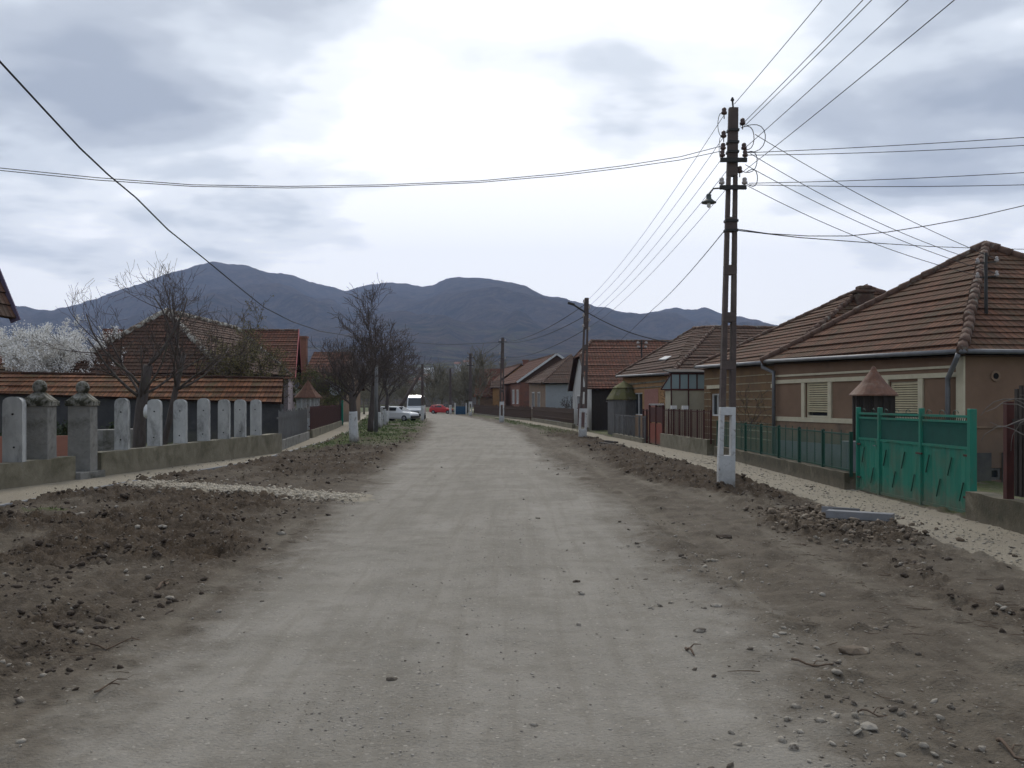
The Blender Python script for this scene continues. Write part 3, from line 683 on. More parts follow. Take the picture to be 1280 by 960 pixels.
pm = MB(); onbox(pm, P, Q, inw, .285, LEN, .662, zb-.142, .03); pm.build('weathered_wall_band', M['tanplaster'], root)
P3, Q3, inw3, ops3 = info[3]
L3 = (Q3-P3).length
pm = MB(); onbox(pm, P3, Q3, inw3, 0, L3-.05, 1.28, 1.33, .03); pm.build('string_course', M['tanplaster'], root)
pm = MB(); onbox(pm, P3, Q3, inw3, 0, ops3[0][0], -.3, .7, .04); onbox(pm, P3, Q3, inw3, ops3[0][1], L3-.05, -.3, .7, .04); pm.build('plinth', M['darkwall'], root)
for o in ops3: window(root, P3, Q3, inw3, o, 'woodgrey', 'glass', 0)
s_, z_ = onw(P3, Q3, 1244, 470); vd = MB(); vc = Vector((P3.x, P3.y, 0))+(Q3-P3).normalized().to_3d()*s_+Vector((0, 0, z_))
vd.tube([vc-inw3*.03, vc+inw3*.02], [.13, .13], 10); vd.build('vent_rim', M['tanplaster'], root)
vd = MB(); vd.tube([vc-inw3*.034, vc+inw3*.01], [.075, .075], 10); vd.build('vent_hole', M['black'], root)
gutter_run(root, A, B, .058); gutter_run(root, A, D_, .058)
dp = MB(); a0 = A+Vector((-.03, 0, -.05)); w0 = Vector((P.x, P.y, 0))+(Q-P).normalized().to_3d()*.45-inw*.14
dp.tube([a0+fd*.1, a0+fd*.15+Vector((0, 0, -.1)), w0+Vector((0, 0, 2.45)), w0+Vector((0, 0, 2.2)), w0+Vector((0, 0, .1))], .06, 8); dp.build('downpipe', M['gutter'], root, True)
w1 = Vector((Q.x, Q.y, 0))+(P-Q).normalized().to_3d()*.25-inw*.14
dp = MB(); dp.tube([B-fd*.05, B+Vector((0, 0, -.18)), w1+Vector((0, 0, 2.85)), w1+Vector((0, 0, 2.6)), w1+Vector((0, 0, .1))], .06, 8); dp.build('downpipe', M['gutter'], root, True)
# mast on the roof
rm_ = thing('roof_mast', 'dark pipe mast with four white insulators on the brown house roof', 'roof mast', W(1233, 419, 24.9))
mm = MB(); mb0, mt0 = W(1233, 420, 24.9), W(1232, 316, 24.9); mm.tube([mb0-Vector((0, 0, .2)), mt0], .045, 8); mm.build('pipe', M['steel'], rm_, True)
ms = MB(); ms.box(mb0+Vector((.1, -.05, -.06)), (.5, .35, .05)); ms.build('flashing_plate', M['gutter'], rm_)
for yy in (329, 347):
    arm = MB(); a1, b1 = W(1222, yy, 24.9), W(1246, yy-2, 24.9); arm.beam(a1, b1, .03, .03); arm.build('crossarm', M['steel'], rm_)
    for q in (a1, b1):
        im = MB(); im.lathe(q, [(.02, -.02), (.05, .0), (.055, .05), (.03, .07), (.04, .11), (.015, .13)], 8); im.build('insulator', M['porc'], rm_, True)
MAST = [W(1222, 326, 24.9), W(1246, 324, 24.9), W(1222, 344, 24.9), W(1246, 342, 24.9)]

# ---------------- banded ochre house
A2 = Vector((8.75, 33.3, 3.22)); B2 = W(869, 459, 42.6); n2v = Vector((.998, .05, 0))
C2, D2 = B2+n2v*10, A2+n2v*10; ap = W(1083, 359, 38.0)
root, ro, info, pts = hip_house('ochre_house', 'ochre house with pale horizontal plaster bands behind the power pole', [A2, B2, C2, D2], [ap],
    [(0, 1, 4), (1, 2, 4), (2, 3, 4), (3, 0, 4)], ['ochre'], M['tile_brown'], inn=.3, ridges=[(0, 4), (1, 4), (3, 4)],
    openings={0: [pw(889, 902, 492, 520), pw(971, 977, 492, 520)]})
P, Q, inw, ops = info[0]
for o in ops: window(root, P, Q, inw, o, 'white', 'glass', 1, None)
tr = MB(); LEN = (Q-P).length
M['band'] = nmat('weathered_band_plaster', (.42, .36, .24), (.30, .25, .16), 4, (.16, .11, .07), 2.2, (.52, .7), bump=.1)
for k in range(9):
    z = .55+k*.285
    segs = [(0.02, LEN)]
    for o in ops:
        if o[2]-.1 < z < o[3]+.12:
            segs = [x for sg in segs for x in ((sg[0], min(sg[1], o[0]-.03)), (max(sg[0], o[1]+.03), sg[1])) if x[1]-x[0] > .03]
    for a, b in segs: onbox(tr, P, Q, inw, a, b, z, z+.036, .02)
tr.build('plaster_bands', M['band'], root)
tr = MB()
for o in ops: tr = MB(); onbox(tr, P, Q, inw, max(.03, o[0]-.25), min(LEN, o[1]+.25), o[3]+.2, o[3]+.34, .12); tr.build('window_hood', M['cream'], root)
gutter_run(root, A2, B2, .07)
ch = MB(); cpos = W(1079, 372, 37.0); ch.box((cpos.x, cpos.y, cpos.z-.6), (.62, .5, .75)); ch.box((cpos.x-.02, cpos.y, cpos.z+.15), (.78, .62, .12)); ch.box((cpos.x+.02, cpos.y, cpos.z+.27), (.5, .45, .16)); ch.box((cpos.x+.35, cpos.y, cpos.z-.2), (.5, .4, .2))
ch.build('chimney', nmat('crumbling_chimney_brick', (.13, .075, .055), (.07, .045, .035), 7, (.17, .15, .11), 3, bump=1), ro, bevel=.05)

# ---------------- patched house with ochre and brick wall
A3 = W(839, 467, 46); B3 = W(770, 470.5, 60); D3 = Vector((15.5, 46.8, 3.3)); C3 = Vector((15.2, 60.5, 3.4))
T1, T2, T3 = W(867, 411, 56.5), W(893, 409, 54.5), Vector((14.4, 54.0, 5.85))
root, ro, info, pts = hip_house('patched_house', 'low house with ochre plaster, bare pink brick and mossy roof beside the glazed porch', [A3, B3, C3, D3], [T1, T2, T3],
    [(0, 1, 4, 5), (1, 2, 4), (2, 6, 5, 4), (2, 3, 6), (3, 0, 5, 6)], ['ochre2', 'brickred', 'brickred', 'brickred'], M['tile_dark'], inn=.35, ridges=[(0, 5), (1, 4), (4, 5), (5, 6)],
    openings={0: [pw(791, 803, 491, 519)]})
P, Q, inw, ops = info[0]
for o in ops: window(root, P, Q, inw, o, 'white', 'glass', 1)
LEN = (Q-P).length
tr = MB(); s0, za = onw(P, Q, 823, 487); s1, zb = onw(P, Q, 806, 510); onbox(tr, P, Q, inw, min(s0, s1), max(s0, s1), 1.2, 2.55, .02); tr.build('bare_brick_patch', nmat('pink_brick', (.42, .20, .16), (.30, .14, .11), 8, bump=.8), root)
tr = MB(); onbox(tr, P, Q, inw, 0, LEN, 2.86, 2.95, .05); onbox(tr, P, Q, inw, 0, LEN, 2.62, 2.68, .04); tr.build('cornice', M['mosswall'], root)
gutter_run(root, A3, B3, .06)
sk = MB(); p0 = W(832, 450, 51.2); sk.beam(p0+Vector((-.18, 0, .02)), p0+Vector((.22, .5, .2)), .4, .05); sk.build('roof_patch', M['white'], ro)
# far tower insulators on its roof
rm2 = thing('roof_mast', 'small roof mast with white insulators above the red roofed house with white gable', 'roof mast', W(802, 440, 63))
q = MB(); q.tube([W(802, 447, 63), W(802, 425, 63)], .05, 6); q.build('pipe', M['steel'], rm2)
for yy, xs in ((430, (797.5, 807.5)), (435, (798, 807))):
    q = MB(); q.beam(W(xs[0], yy, 63), W(xs[1], yy, 63), .04, .04); q.build('crossarm', M['steel'], rm2)
    for x_ in xs:
        q = MB(); q.lathe(W(x_, yy, 63), [(.03, 0), (.09, .02), (.1, .1), (.05, .15)], 7); q.build('insulator', M['porc'], rm2)

# glazed porch
Yp = 43.6
pr = thing('glazed_porch', 'small porch with frosted panes over beige boards beside the patched house', 'porch', W(860, 530, Yp)*1)
pr.location.z = 0
xl, xr = W(839, 0, Yp).x, W(882, 0, Yp).x; zt, zm, zs = W(0, 467, Yp).z, W(0, 487, Yp).z, W(0, 545, Yp).z
q = MB(); q.box(((xl+xr)/2, Yp+.02, zs-.5), (xr-xl-.06, .04, zm-zs+.46)); q.box((xl+.03, Yp+.9, zs-.5), (.04, 1.7, zm-zs+.46)); q.build('lower_boarding', nmat('beige_board', (.44, .41, .30), (.36, .33, .25), 2, bump=.1), pr)
q = MB()
for k in range(5):
    x = xl+(xr-xl)*k/4; q.beam((x, Yp, zm), (x, Yp, zt), .05, .05)
for k in range(3):
    x = xl+(xr-xl)*k/2; q.beam((x, Yp-.01, -.1), (x, Yp-.01, zm), .05, .05)
for z in (zm, zt): q.beam((xl-.03, Yp, z), (xr+.03, Yp, z), .06, .07); q.beam((xl, Yp, z), (xl, Yp+1.8, z), .06, .07)
q.beam((xl, Yp, zt), (xl-.45, Yp, zm), .05, .05); q.beam((xl-.45, Yp, zm), (xl, Yp, zm), .05, .05)
q.build('frame', M['rust'], pr)
for k in range(4):
    a, b_ = xl+(xr-xl)*k/4+.03, xl+(xr-xl)*(k+1)/4-.03
    q = MB(); q.box(((a+b_)/2, Yp, zm+.04), (b_-a, .015, zt-zm-.08)); q.build('pane', M['pglass'], pr)
q = MB(); q.raw([(xl-.03, Yp+.01, zt-.04), (xl-.4, Yp+.01, zm+.03), (xl-.03, Yp+.01, zm+.03), (xl-.03, Yp+.03, zt-.04), (xl-.4, Yp+.03, zm+.03), (xl-.03, Yp+.03, zm+.03)], [(0, 1, 2), (5, 4, 3), (0, 3, 4, 1), (1, 4, 5, 2), (2, 5, 3, 0)]); q.build('pane', M['pglass'], pr)
q = MB(); q.hexa([(xl-.1, Yp-.12, zt+.03), (xr+.1, Yp-.12, zt+.03), (xr+.1, Yp+1.9, zt+.2), (xl-.1, Yp+1.9, zt+.2)], [(xl-.1, Yp-.12, zt+.08), (xr+.1, Yp-.12, zt+.08), (xr+.1, Yp+1.9, zt+.25), (xl-.1, Yp+1.9, zt+.25)]); q.build('porch_roof', M['wooddark'], pr)

# ---------------- red roofed house with white half-hipped gable
def gable_house(name, label, Pn, Pf, dirv, depth, ez, rz, gable_top, wallmat, gablemat, roofmat, sideops=None, front=None, halfhip=0, over=.35, group=None, barge=None, backmat=None, gcol='white'):
    """gable wall from Pn (near) to Pf (far); the ridge runs along dirv away from it"""
    Pn, Pf, dirv = Vector((*Pn, 0)), Vector((*Pf, 0)), Vector((*dirv, 0)).normalized()
    mid = (Pn+Pf)/2; c = mid+dirv*depth/2; g = (Pf-Pn).normalized()
    root = thing(name, label, 'house', (c.x, c.y, 0), group)
    R0 = mid+Vector((0, 0, rz)); R1 = R0+dirv*depth
    slope = (rz-ez)/((Pf-Pn).length/2); od = Vector((0, 0, -slope*over))
    e = lambda p, sgn: p+g*sgn*over+Vector((0, 0, ez))+od
    n0, n1 = e(Pn, -1)-dirv*over, e(Pn+dirv*depth, -1)+dirv*over; f0, f1 = e(Pf, 1)-dirv*over, e(Pf+dirv*depth, 1)+dirv*over
    hz = halfhip
    rf = MB()
    if hz:
        t = hz/(rz-ez); q0 = R0-dirv*over+dirv*(hz*.9); q1 = R1+dirv*over
        hn = (R0-dirv*over).lerp(Pn+Vector((0, 0, ez))-dirv*over, t); hf = (R0-dirv*over).lerp(Pf+Vector((0, 0, ez))-dirv*over, t)
        roof_face(rf, [n0, n1, q1, q0, hn]); roof_face(rf, [f1, f0, hf, q0, q1]); roof_face(rf, [hn, q0, hf])
        rl = [(q0, q1), (q0, hn), (q0, hf)]
    else:
        q0, q1 = R0-dirv*over, R1+dirv*over; roof_face(rf, [n0, n1, q1, q0]); roof_face(rf, [f1, f0, q0, q1]); rl = [(q0, q1)]
    ro = rf.build('roof', roofmat, root)
    rm = MB()
    for a, b in rl: ridge_line(rm, a, b, .1)
    rm.build('ridge_tiles', M['ridge'], ro, True)
    wm = MB(); go = [o(Pn, Pf) if callable(o) else o for o in (front or [])]; inw = dirv
    wall(wm, Pn, Pf, -.3, ez, ez, go, inw)
    hh = hz or 0; tt = hh/(rz-ez)
    topn = (Pn+Vector((0, 0, ez))).lerp(mid+Vector((0, 0, rz)), 1-tt); topf = (Pf+Vector((0, 0, ez))).lerp(mid+Vector((0, 0, rz)), 1-tt)
    wm.poly([Pn+Vector((0, 0, ez)), Pf+Vector((0, 0, ez)), topf-Vector((0, 0, .05)), topn-Vector((0, 0, .05))], mi=1)
    Bn, Bf = Pn+dirv*depth, Pf+dirv*depth
    wm.poly([Bn+Vector((0, 0, ez)), Bf+Vector((0, 0, ez)), R1]); wall(wm, Bn, Bf, -.3, ez, ez, [], -dirv)
    so_ = [o(Pn, Bn) if callable(o) else o for o in (sideops or [])]
    wall(wm, Pn, Bn, -.3, ez, ez, so_, g, mi=2); wall(wm, Pf, Bf, -.3, ez, ez, [], -g)
    wm.build('wall', [M[wallmat], M[gablemat], M[backmat or wallmat]], root)
    for o in go: window(root, Pn, Pf, inw, o, gcol, 'glass', 1, 'white')
    for o in so_: window(root, Pn, Bn, g, o, 'white', 'glass', 1, 'white')
    if barge:
        b = MB(); apx = q0 if not hz else None
        for u, v in (((n0, hn), (f0, hf)) if hz else ((n0-dirv*.02, q0-dirv*.02), (f0-dirv*.02, q0-dirv*.02))):
            b = MB(); b.beam(u, v, .05, .22); b.build('bargeboard', M[barge], root)
    return root, ro
h4, r4 = gable_house('red_roofed_house', 'white gabled house with half hipped red tile roof behind the second power pole', (5.25, 66.0), (4.75, 78.0), (1, .04), 12, 2.95, 6.25, None, 'whitewall', 'whitewall', M['tile_red'],
    sideops=None, front=[pw(722, 726.5, 495, 511)], halfhip=1.15, barge='woodbrown', backmat='wooddark')
# ---------------- grey house
A5 = W(677, 479, 94); B5 = W(657, 478.5, 116); D5 = Vector((10.0, 94.5, 3.7)); C5 = Vector((9.5, 117, 3.7)); T5 = W(714, 444, 105)
root, ro, info, pts = hip_house('grey_house', 'pale grey house with dark hipped roof and two narrow street windows', [A5, B5, C5, D5], [T5],
    [(0, 1, 4), (1, 2, 4), (2, 3, 4), (3, 0, 4)], ['tanplaster', 'greywall', 'greywall', 'greywall'], M['tile_dark'], inn=.4, ridges=[(0, 4), (1, 4)],
    openings={0: [pw(665.3, 668.2, 491, 510), pw(672.3, 675.2, 491, 510)]})
P, Q, inw, ops = info[0]
for o in ops: window(root, P, Q, inw, o, 'white', 'glass', 1, 'white')
# ---------------- gabled brick house with white bargeboard, gable to the camera
def cgable(name, label, Y, xl, xr, apx, ye, ya, length, wallm, gablem, roofm, barge=None, chim=None, dx=0, windows=()):
    a, b = W(xl, ye, Y), W(xr, ye, Y); t = W(apx, ya, Y)
    root = thing(name, label, 'house', ((a.x+b.x)/2, Y+length/2, 0))
    sh = Vector((dx, length, 0)); rf = MB()
    roof_face(rf, [a, a+sh, t+sh, t]); roof_face(rf, [b, b+sh, t+sh, t]); ro = rf.build('roof', roofm, root)
    rr = MB(); ridge_line(rr, t, t+sh, .12, .5); rr.build('ridge_tiles', M['ridge'], ro, True)
    i = .35; wa, wb = Vector((a.x+i, Y+i, 0)), Vector((b.x-i, Y+i, 0)); wm = MB()
    wall(wm, wa, wb, -.3, a.z, b.z, [], (0, 1, 0)); wm.poly([wa+Vector((0, 0, a.z)), wb+Vector((0, 0, b.z)), Vector((t.x, Y+i, t.z-.1))], mi=1)
    wc, wd2 = wa+sh-Vector((0, 2*i, 0)), wb+sh-Vector((0, 2*i, 0))
    so_ = [o(wa, wc) for o in windows]
    wall(wm, wa, wc, -.3, a.z, a.z, so_, (1, 0, 0)); wall(wm, wb, wd2, -.3, b.z, b.z, [], (-1, 0, 0)); wall(wm, wc, wd2, -.3, a.z, b.z, [], (0, -1, 0)); wm.poly([wc+Vector((0, 0, a.z)), wd2+Vector((0, 0, b.z)), t+sh-Vector((0, 2*i, .1))])
    wm.build('wall', [M[wallm], M[gablem]], root)
    for o in so_: window(root, wa, wc, Vector((1, 0, 0)), o, 'white', 'whitewall', 1, 'white')
    if barge:
        q = MB(); q.beam(a-Vector((0, .05, 0)), t-Vector((0, .05, 0)), .06, .24); q.build('bargeboard', M[barge], root); q = MB(); q.beam(b-Vector((0, .05, 0)), t-Vector((0, .05, .0)), .06, .24); q.build('bargeboard', M[barge], root)
    if chim:
        c = W(*chim); q = MB(); q.box((c.x, c.y, c.z-1.4), (.9, .9, 1.6)); q.box((c.x, c.y, c.z+.2), (1.1, 1.1, .2)); q.build('chimney', M['brickred'], ro)
    return root
cgable('brick_house', 'brown brick gabled house with white bargeboard behind the grey house', 122, 646, 750, 696, 478, 442.5, 24, 'brickred', 'woodbrown', M['tile_red'], 'whitewash', dx=-3, windows=(pw(640.5, 643, 488, 504), pw(646, 648, 488, 504)))
cgable('brick_house', 'distant orange roofed house with a chimney left of the brick house gable', 150, 622, 680, 652, 478, 455, 22, 'ochre2', 'ochre2', M['tile_red'], None, (657, 453, 160), dx=-3)
# long far house with dark red roof
h8, r8 = gable_house('far_house', 'far house with wide plain red roof and beige wall behind the pole at the bend', (0.2, 142), (-0.9, 156), (-1, .02), 0.01, 3, 6, None, 'whitewall', 'whitewall', M['tile_red']) if False else (None, None)
def side_house(name, label, Y, xl, xr, ye, yr, d, wallm, roofm, extra=None, group=None, z0=-.3):
    a, b = W(xl, ye, Y), W(xr, ye, Y); rz = W(0, yr, Y+d/2).z; root = thing(name, label, 'house', ((a.x+b.x)/2, Y+d/2, 0), group)
    rf = MB(); c, dd = a+Vector((0, d, 0)), b+Vector((0, d, 0)); ra, rb = Vector((a.x+.3, Y+d/2, rz)), Vector((b.x-.3, Y+d/2, rz))
    roof_face(rf, [a, b, rb, ra]); roof_face(rf, [c, dd, rb, ra]); ro = rf.build('roof', roofm, root)
    wm = MB(); i = .4; p = [Vector((a.x+i, Y+i, 0)), Vector((b.x-i, Y+i, 0)), Vector((b.x-i, Y+d-i, 0)), Vector((a.x+i, Y+d-i, 0))]; cc = (p[0]+p[2])/2
    for k in range(4): wall(wm, p[k], p[(k+1) % 4], z0, a.z+.1, a.z+.1, [], inward_of(p[k], p[(k+1) % 4], cc))
    for (u, v2, t) in ((p[0], p[3], ra), (p[1], p[2], rb)): wm.poly([u+Vector((0, 0, a.z)), v2+Vector((0, 0, a.z)), Vector((u.x, t.y, t.z-.1))])
    wm.build('wall', M[wallm], root); return root, ro
side_house('far_house', 'far house with wide plain red roof and beige wall behind the pole at the bend', 158, 592, 632, 496, 461, 12, 'tanplaster', M['tile_red'])
r, ro = side_house('far_house', 'narrow ochre house end with small roof beside the third power pole', 130, 612, 628, 484.5, 476, 7, 'ochre2', M['tile_dark'])
# ---------------- left side: old hipped house, pink gable house, more roofs
La, Lb, Lc, Ld = W(282, 466, 50), W(364, 469.5, 66), W(200, 466, 66.5), W(68, 467, 50.5)
La.z = Ld.z = (La.z+Ld.z)/2; T6, T7 = W(208, 389, 54.5), W(296, 411, 62.5)
root, ro, info, pts = hip_house('old_hipped_house', 'old house with steep dark hipped roof and pale lichened hips behind the left wall', [La, Lb, Lc, Ld], [T6, T7],
    [(0, 1, 5, 4), (1, 2, 5), (2, 3, 4, 5), (3, 0, 4)], ['darkwall'], M['tile_dark'], inn=.4, ridges=[(0, 4), (3, 4), (4, 5), (1, 5)], ridge_r=.17, rmat='ridgepale')
q = MB(); c_ = W(141, 428, 60); q.box((c_.x, c_.y, c_.z-2.4), (.9, .8, 3.2)); q.build('chimney', M['brickred'], ro)
h, r_ = gable_house('pink_house', 'pale pink house with red bargeboard and dark red ridge roof beside the grey picket fence', (-15.0, 67.0), (-16.6, 76.5), (-1, .04), 12, 3.75, 7.0, None, 'pinkwall', 'pinkwall', M['tile_red'], barge='redboard', over=.5)
side_house('roadside_house', 'house with patched red roof behind the well on the left', 92, 372, 432, 486, 440, 12, 'tanplaster', M['tile_red'])
q = MB(); c_ = W(378.5, 428, 98)
rh = thing('chimney_stack', 'tall red chimney beside the patched red roof behind the pink house', 'chimney', (c_.x, c_.y, 0)); q.box((c_.x, c_.y, c_.z-3.5), (.8, .8, 3.9)); q.box((c_.x, c_.y, c_.z+.4), (1, 1, .2)); q.build('stack', M['brickred'], rh)
side_house('roadside_house', 'small red roof at the left edge beyond the blossom tree', 75, -110, -8, 462, 437, 9, 'tanplaster', M['tile_red'])
# near roof corner at the left edge of the view
e = thing('bargeboard_house', 'house at the left edge showing only a violet grey roof corner', 'house', (-14.8, 18, 0))
q = MB(); tip = W(19, 398, 22); tp2 = W(-8, 332, 22); oo = Vector((0, -7, 0))
q.hexa([tip, tip+Vector((-4.2, 0, .0)), tip+Vector((-4.2, 6, .0)), tip+oo], [tp2+Vector((-.2, 0, .0))]*1+[tp2+Vector((-3.5, 0, 1.5)), tp2+Vector((-3.5, 6, 1.5)), tp2+Vector((-.2, 6, 0))]); 
q = MB(); t0 = tip; dirn = (tp2-tip).normalized(); t1 = t0+dirn*5.0
roof_face(q, [t0, t0+oo, t1+oo, t1]); 
f0 = Vector((2*t1.x-t0.x, t0.y, t0.z)); roof_face(q, [f0, f0+oo, t1+oo, t1]); q.build('roof', M['tile_dark'], e)
q = MB(); q.beam(t0-Vector((0, -.03, 0.06)), t1-Vector((0, -.03, .06)), .05, .22); q.build('bargeboard', M['purple'], e); q = MB(); q.beam(f0-Vector((0, .03, .06)), t1-Vector((0, .03, .06)), .05, .22); q.build('bargeboard', M['purple'], e)
q = MB(); xa, xb = t0.x-.75, f0.x+.75
wall(q, (xa, 21.5), (xb, 21.5), -.3, t0.z+.9, t0.z+.9, [], (0, 1, 0)); wall(q, (xa, 21.5), (xa, 15.5), -.3, t0.z+.9, t0.z+.9, [], (-1, 0, 0)); wall(q, (xa, 15.5), (xb, 15.5), -.3, t0.z+.9, t0.z+.9, [], (0, -1, 0)); wall(q, (xb, 21.5), (xb, 15.5), -.3, t0.z+.9, t0.z+.9, [], (1, 0, 0))
q.poly([(xa, 21.5, t0.z+.9), (xb, 21.5, t0.z+.9), (t1.x, 21.5, t1.z-.2)]); q.build('wall', M['wooddark'], e)

# ---------------- tiled outbuilding parallel to the view
ob = thing('outbuilding', 'long low outbuilding with orange tile roof behind the concrete fence posts', 'outbuilding', (-18, 47, 0))
Ra, Rb = W(-120, 464, 48.6), W(354, 474, 47.6); Ea, Eb = W(-120, 488, 46.4), W(352, 504, 45.6)
q = MB(); roof_face(q, [Ea, Eb, Rb, Ra], .5, .06); roof_face(q, [Vector((Ea.x, Ra.y+1.3, Ea.z)), Vector((Rb.x-.35, Rb.y+1.6, Eb.z)), Rb, Ra], .5)
ro = q.build('roof', M['tile_orange'], ob); rr = MB(); ridge_line(rr, Ra, Rb, .09, .34); rr.build('ridge_tiles', M['tile_orange'], ro, True)
q = MB(); wa, wb = Vector((Ea.x+.2, Ea.y+.25, 0)), Vector((Eb.x-.12, Eb.y+.25, 0)); wall(q, wa, wb, -.3, Ea.z, Eb.z, [], (0, 1, 0)); wall(q, wb, wb+Vector((-.78, 2.9, 0)), -.3, Eb.z, Eb.z, [], (-1, 0, 0))
q.poly([wb+Vector((0, 0, Eb.z)), wb+Vector((-.78, 2.9, Eb.z)), Vector((wb.x-.5, Rb.y, Rb.z-.12))]); wall(q, wa+Vector((0, 2.9, 0)), wb+Vector((-.8, 2.9, 0)), -.3, Ea.z, Eb.z, [], (0, -1, 0)); q.build('wall', M['darkwall'], ob)

# ------------------------------------------------------------------ left concrete fence with rounded posts
wl = lambda px: (lambda Y: Vector(((px-CX)/F*Y, Y, 0)))(-14.55/((px-CX)/F-.155))
wd_ = Vector((.155, 1, 0)).normalized(); wn = Vector((wd_.y, -wd_.x, 0))   # wn points to the street
def wall_run(root, a, b, h0, h1, th, mat, name='base_wall', z0=-.3):
    a, b = Vector(a), Vector(b); d = (b-a).normalized(); n = Vector((-d.y, d.x, 0))*th/2; ln = (b-a).length; k = max(2, int(ln/.5)); m = MB()
    bot, top = [], []
    for i in range(k):
        p = a.lerp(b, i/k); p2 = a.lerp(b, (i+1)/k); ha = h0+(h1-h0)*i/k+.012*math.sin(i*2.3); hb_ = h0+(h1-h0)*(i+1)/k+.012*math.sin((i+1)*2.3)
        u = Vector((0, 0, 1))
        m.raw([p-n+u*z0, p2-n+u*z0, p2-n+u*hb_, p-n+u*ha, p+n+u*z0, p2+n+u*z0, p2+n+u*hb_, p+n+u*ha], [(0, 1, 2, 3), (5, 4, 7, 6), (3, 2, 6, 7)]+([(4, 0, 3, 7)] if i == 0 else [])+([(1, 5, 6, 2)] if i == k-1 else []))
    return m.build(name, mat, root)
def arched_post(p, w, d, z0, z1):
    m = MB(); u = Vector((-w/2, .02, 0)); v = Vector((-.02*d, -d/2, 0)); prof = []
    for k in range(9):
        a = math.pi*k/8; prof.append((math.cos(a), z1-.16+.16*math.sin(a)**.62))
    front = [(1, z0)]+prof+[(-1, z0)]
    P_ = [Vector(p)+u*s+v+Vector((0, 0, z)) for s, z in front]; Q_ = [Vector(p)+u*s-v+Vector((0, 0, z)) for s, z in front]
    n_ = len(front); m.raw(P_+Q_, [tuple(range(n_)), tuple(reversed(range(n_, 2*n_)))]+[(i, (i+1) % n_, n_+(i+1) % n_, n_+i) for i in range(n_)])
    return m
def post_bolts(par, p, w):
    for z in (.88, 1.62):
        m = MB(); c = Vector(p)+Vector((rnd.uniform(-.02, .02), -.095, z)); m.tube([c, c-Vector((0, .022, 0))], .022, 8); m.build('bolt', M['steel'], par)
f1 = thing('concrete_fence', 'low concrete wall carrying seven pale rounded concrete posts, right of the two ball topped pillars', 'fence', wl(230))
wall_run(f1, wl(119), wl(347), .60, .72, .34, M['mosswall'])
for px in (155.5, 196, 228, 257, 282.5, 302.5, 322):
    p = wl(px); po = arched_post(p-wn*.06, .345+rnd.uniform(-.012, .012), .16, .5, 1.97+rnd.uniform(-.025, .02)).build('post', M['concpost'], f1, bevel=.02); post_bolts(po, p-wn*.06+Vector((0, .025, 0)), .4)
q = MB(); 
f2 = thing('concrete_fence', 'low concrete wall with one pale rounded post at the left edge', 'fence', wl(30))
wall_run(f2, wl(-160), wl(86), .52, .57, .36, M['mosswall'])
for px in (21, -42): po = arched_post(wl(px)-wn*.06, .43, .18, .45, 1.99).build('post', M['concpost'], f2, bevel=.02); post_bolts(po, wl(px)-wn*.03, .4)
def ball_pillar(px, lab, back=.0, w=.58):
    p = wl(px)-wn*back; r = thing('gate_pillar', lab, 'gate pillar', p, 'pillars of the left garden gateway'); rz = .08
    m = MB(); m.box((p.x, p.y, -.2), (w, w, 2.02), rz, top=.97); m.build('shaft', M['concrete'], r, bevel=.02)
    m = MB(); m.box((p.x, p.y, 1.79), (w+.1, w+.1, .13), rz); m.box((p.x, p.y, 1.92), (w+.06, w+.06, .2), rz, top=.35); m.build('cap', M['mosscap'], r, bevel=.02)
    m = MB(); m.lathe((p.x, p.y, 2.085), [(.05, 0), (.11, .03), (.15, .09), (.165, .16), (.15, .23), (.11, .29), (.05, .325), (.01, .33)], 16); m.build('ball', M['mosscap'], r, True)
ball_pillar(62, 'mossy concrete gate pillar with ball finial, the left one of the pair', .25)
ball_pillar(108, 'mossy concrete gate pillar with ball finial, the right one of the pair', .1, .56)
q = MB(); a = wl(86.5)-wn*.3; b_ = wl(118.5)-wn*.3; q.beam(a+wn*.25+Vector((0, 0, .02)), b_+wn*.25+Vector((0, 0, .02)), .7, .3); tag(q.build('doorstep', M['concrete'], None, bevel=.02), 'worn concrete step in the gap between the two ball topped pillars', 'step')
q = MB(); a, b_ = W(-60, 560, 30), W(100, 560, 31.5); q.hexa([a+Vector((0, 0, -1)), b_+Vector((0, 0, -1)), b_+Vector((0, .2, -1)), a+Vector((0, .2, -1))], [Vector((a.x, a.y, .83)), Vector((b_.x, b_.y, .83)), Vector((b_.x, b_.y+.2, .83)), Vector((a.x, a.y+.2, .83))]); tag(q.build('garden_wall', M['salmon'], None), 'low salmon pink garden wall behind the ball topped pillars', 'wall')
q = MB(); a, b_ = W(122, 560, 32), W(150, 560, 33.5); q.beam(Vector((a.x, a.y, .5)), Vector((b_.x+.6, b_.y, .5)), .5, 1.0); tag(q.build('garden_wall', M['concrete'], None, bevel=.03), 'short grey rubble wall between the right pillar and the pruned tree', 'wall')
# kerb along the left path
def kerb():
    m = MB(); ys = np.arange(3, 66, 1.0)
    for y0, y1 in zip(ys[:-1], ys[1:]):
        a = Vector((LP(y0)+.03, y0, .0)); b = Vector((LP(y1)+.03, y1-.02, .0)); m.beam(a, b, .1, .14)
    m.build('kerb', M['newconc'])['kind'] = 'structure'
kerb()

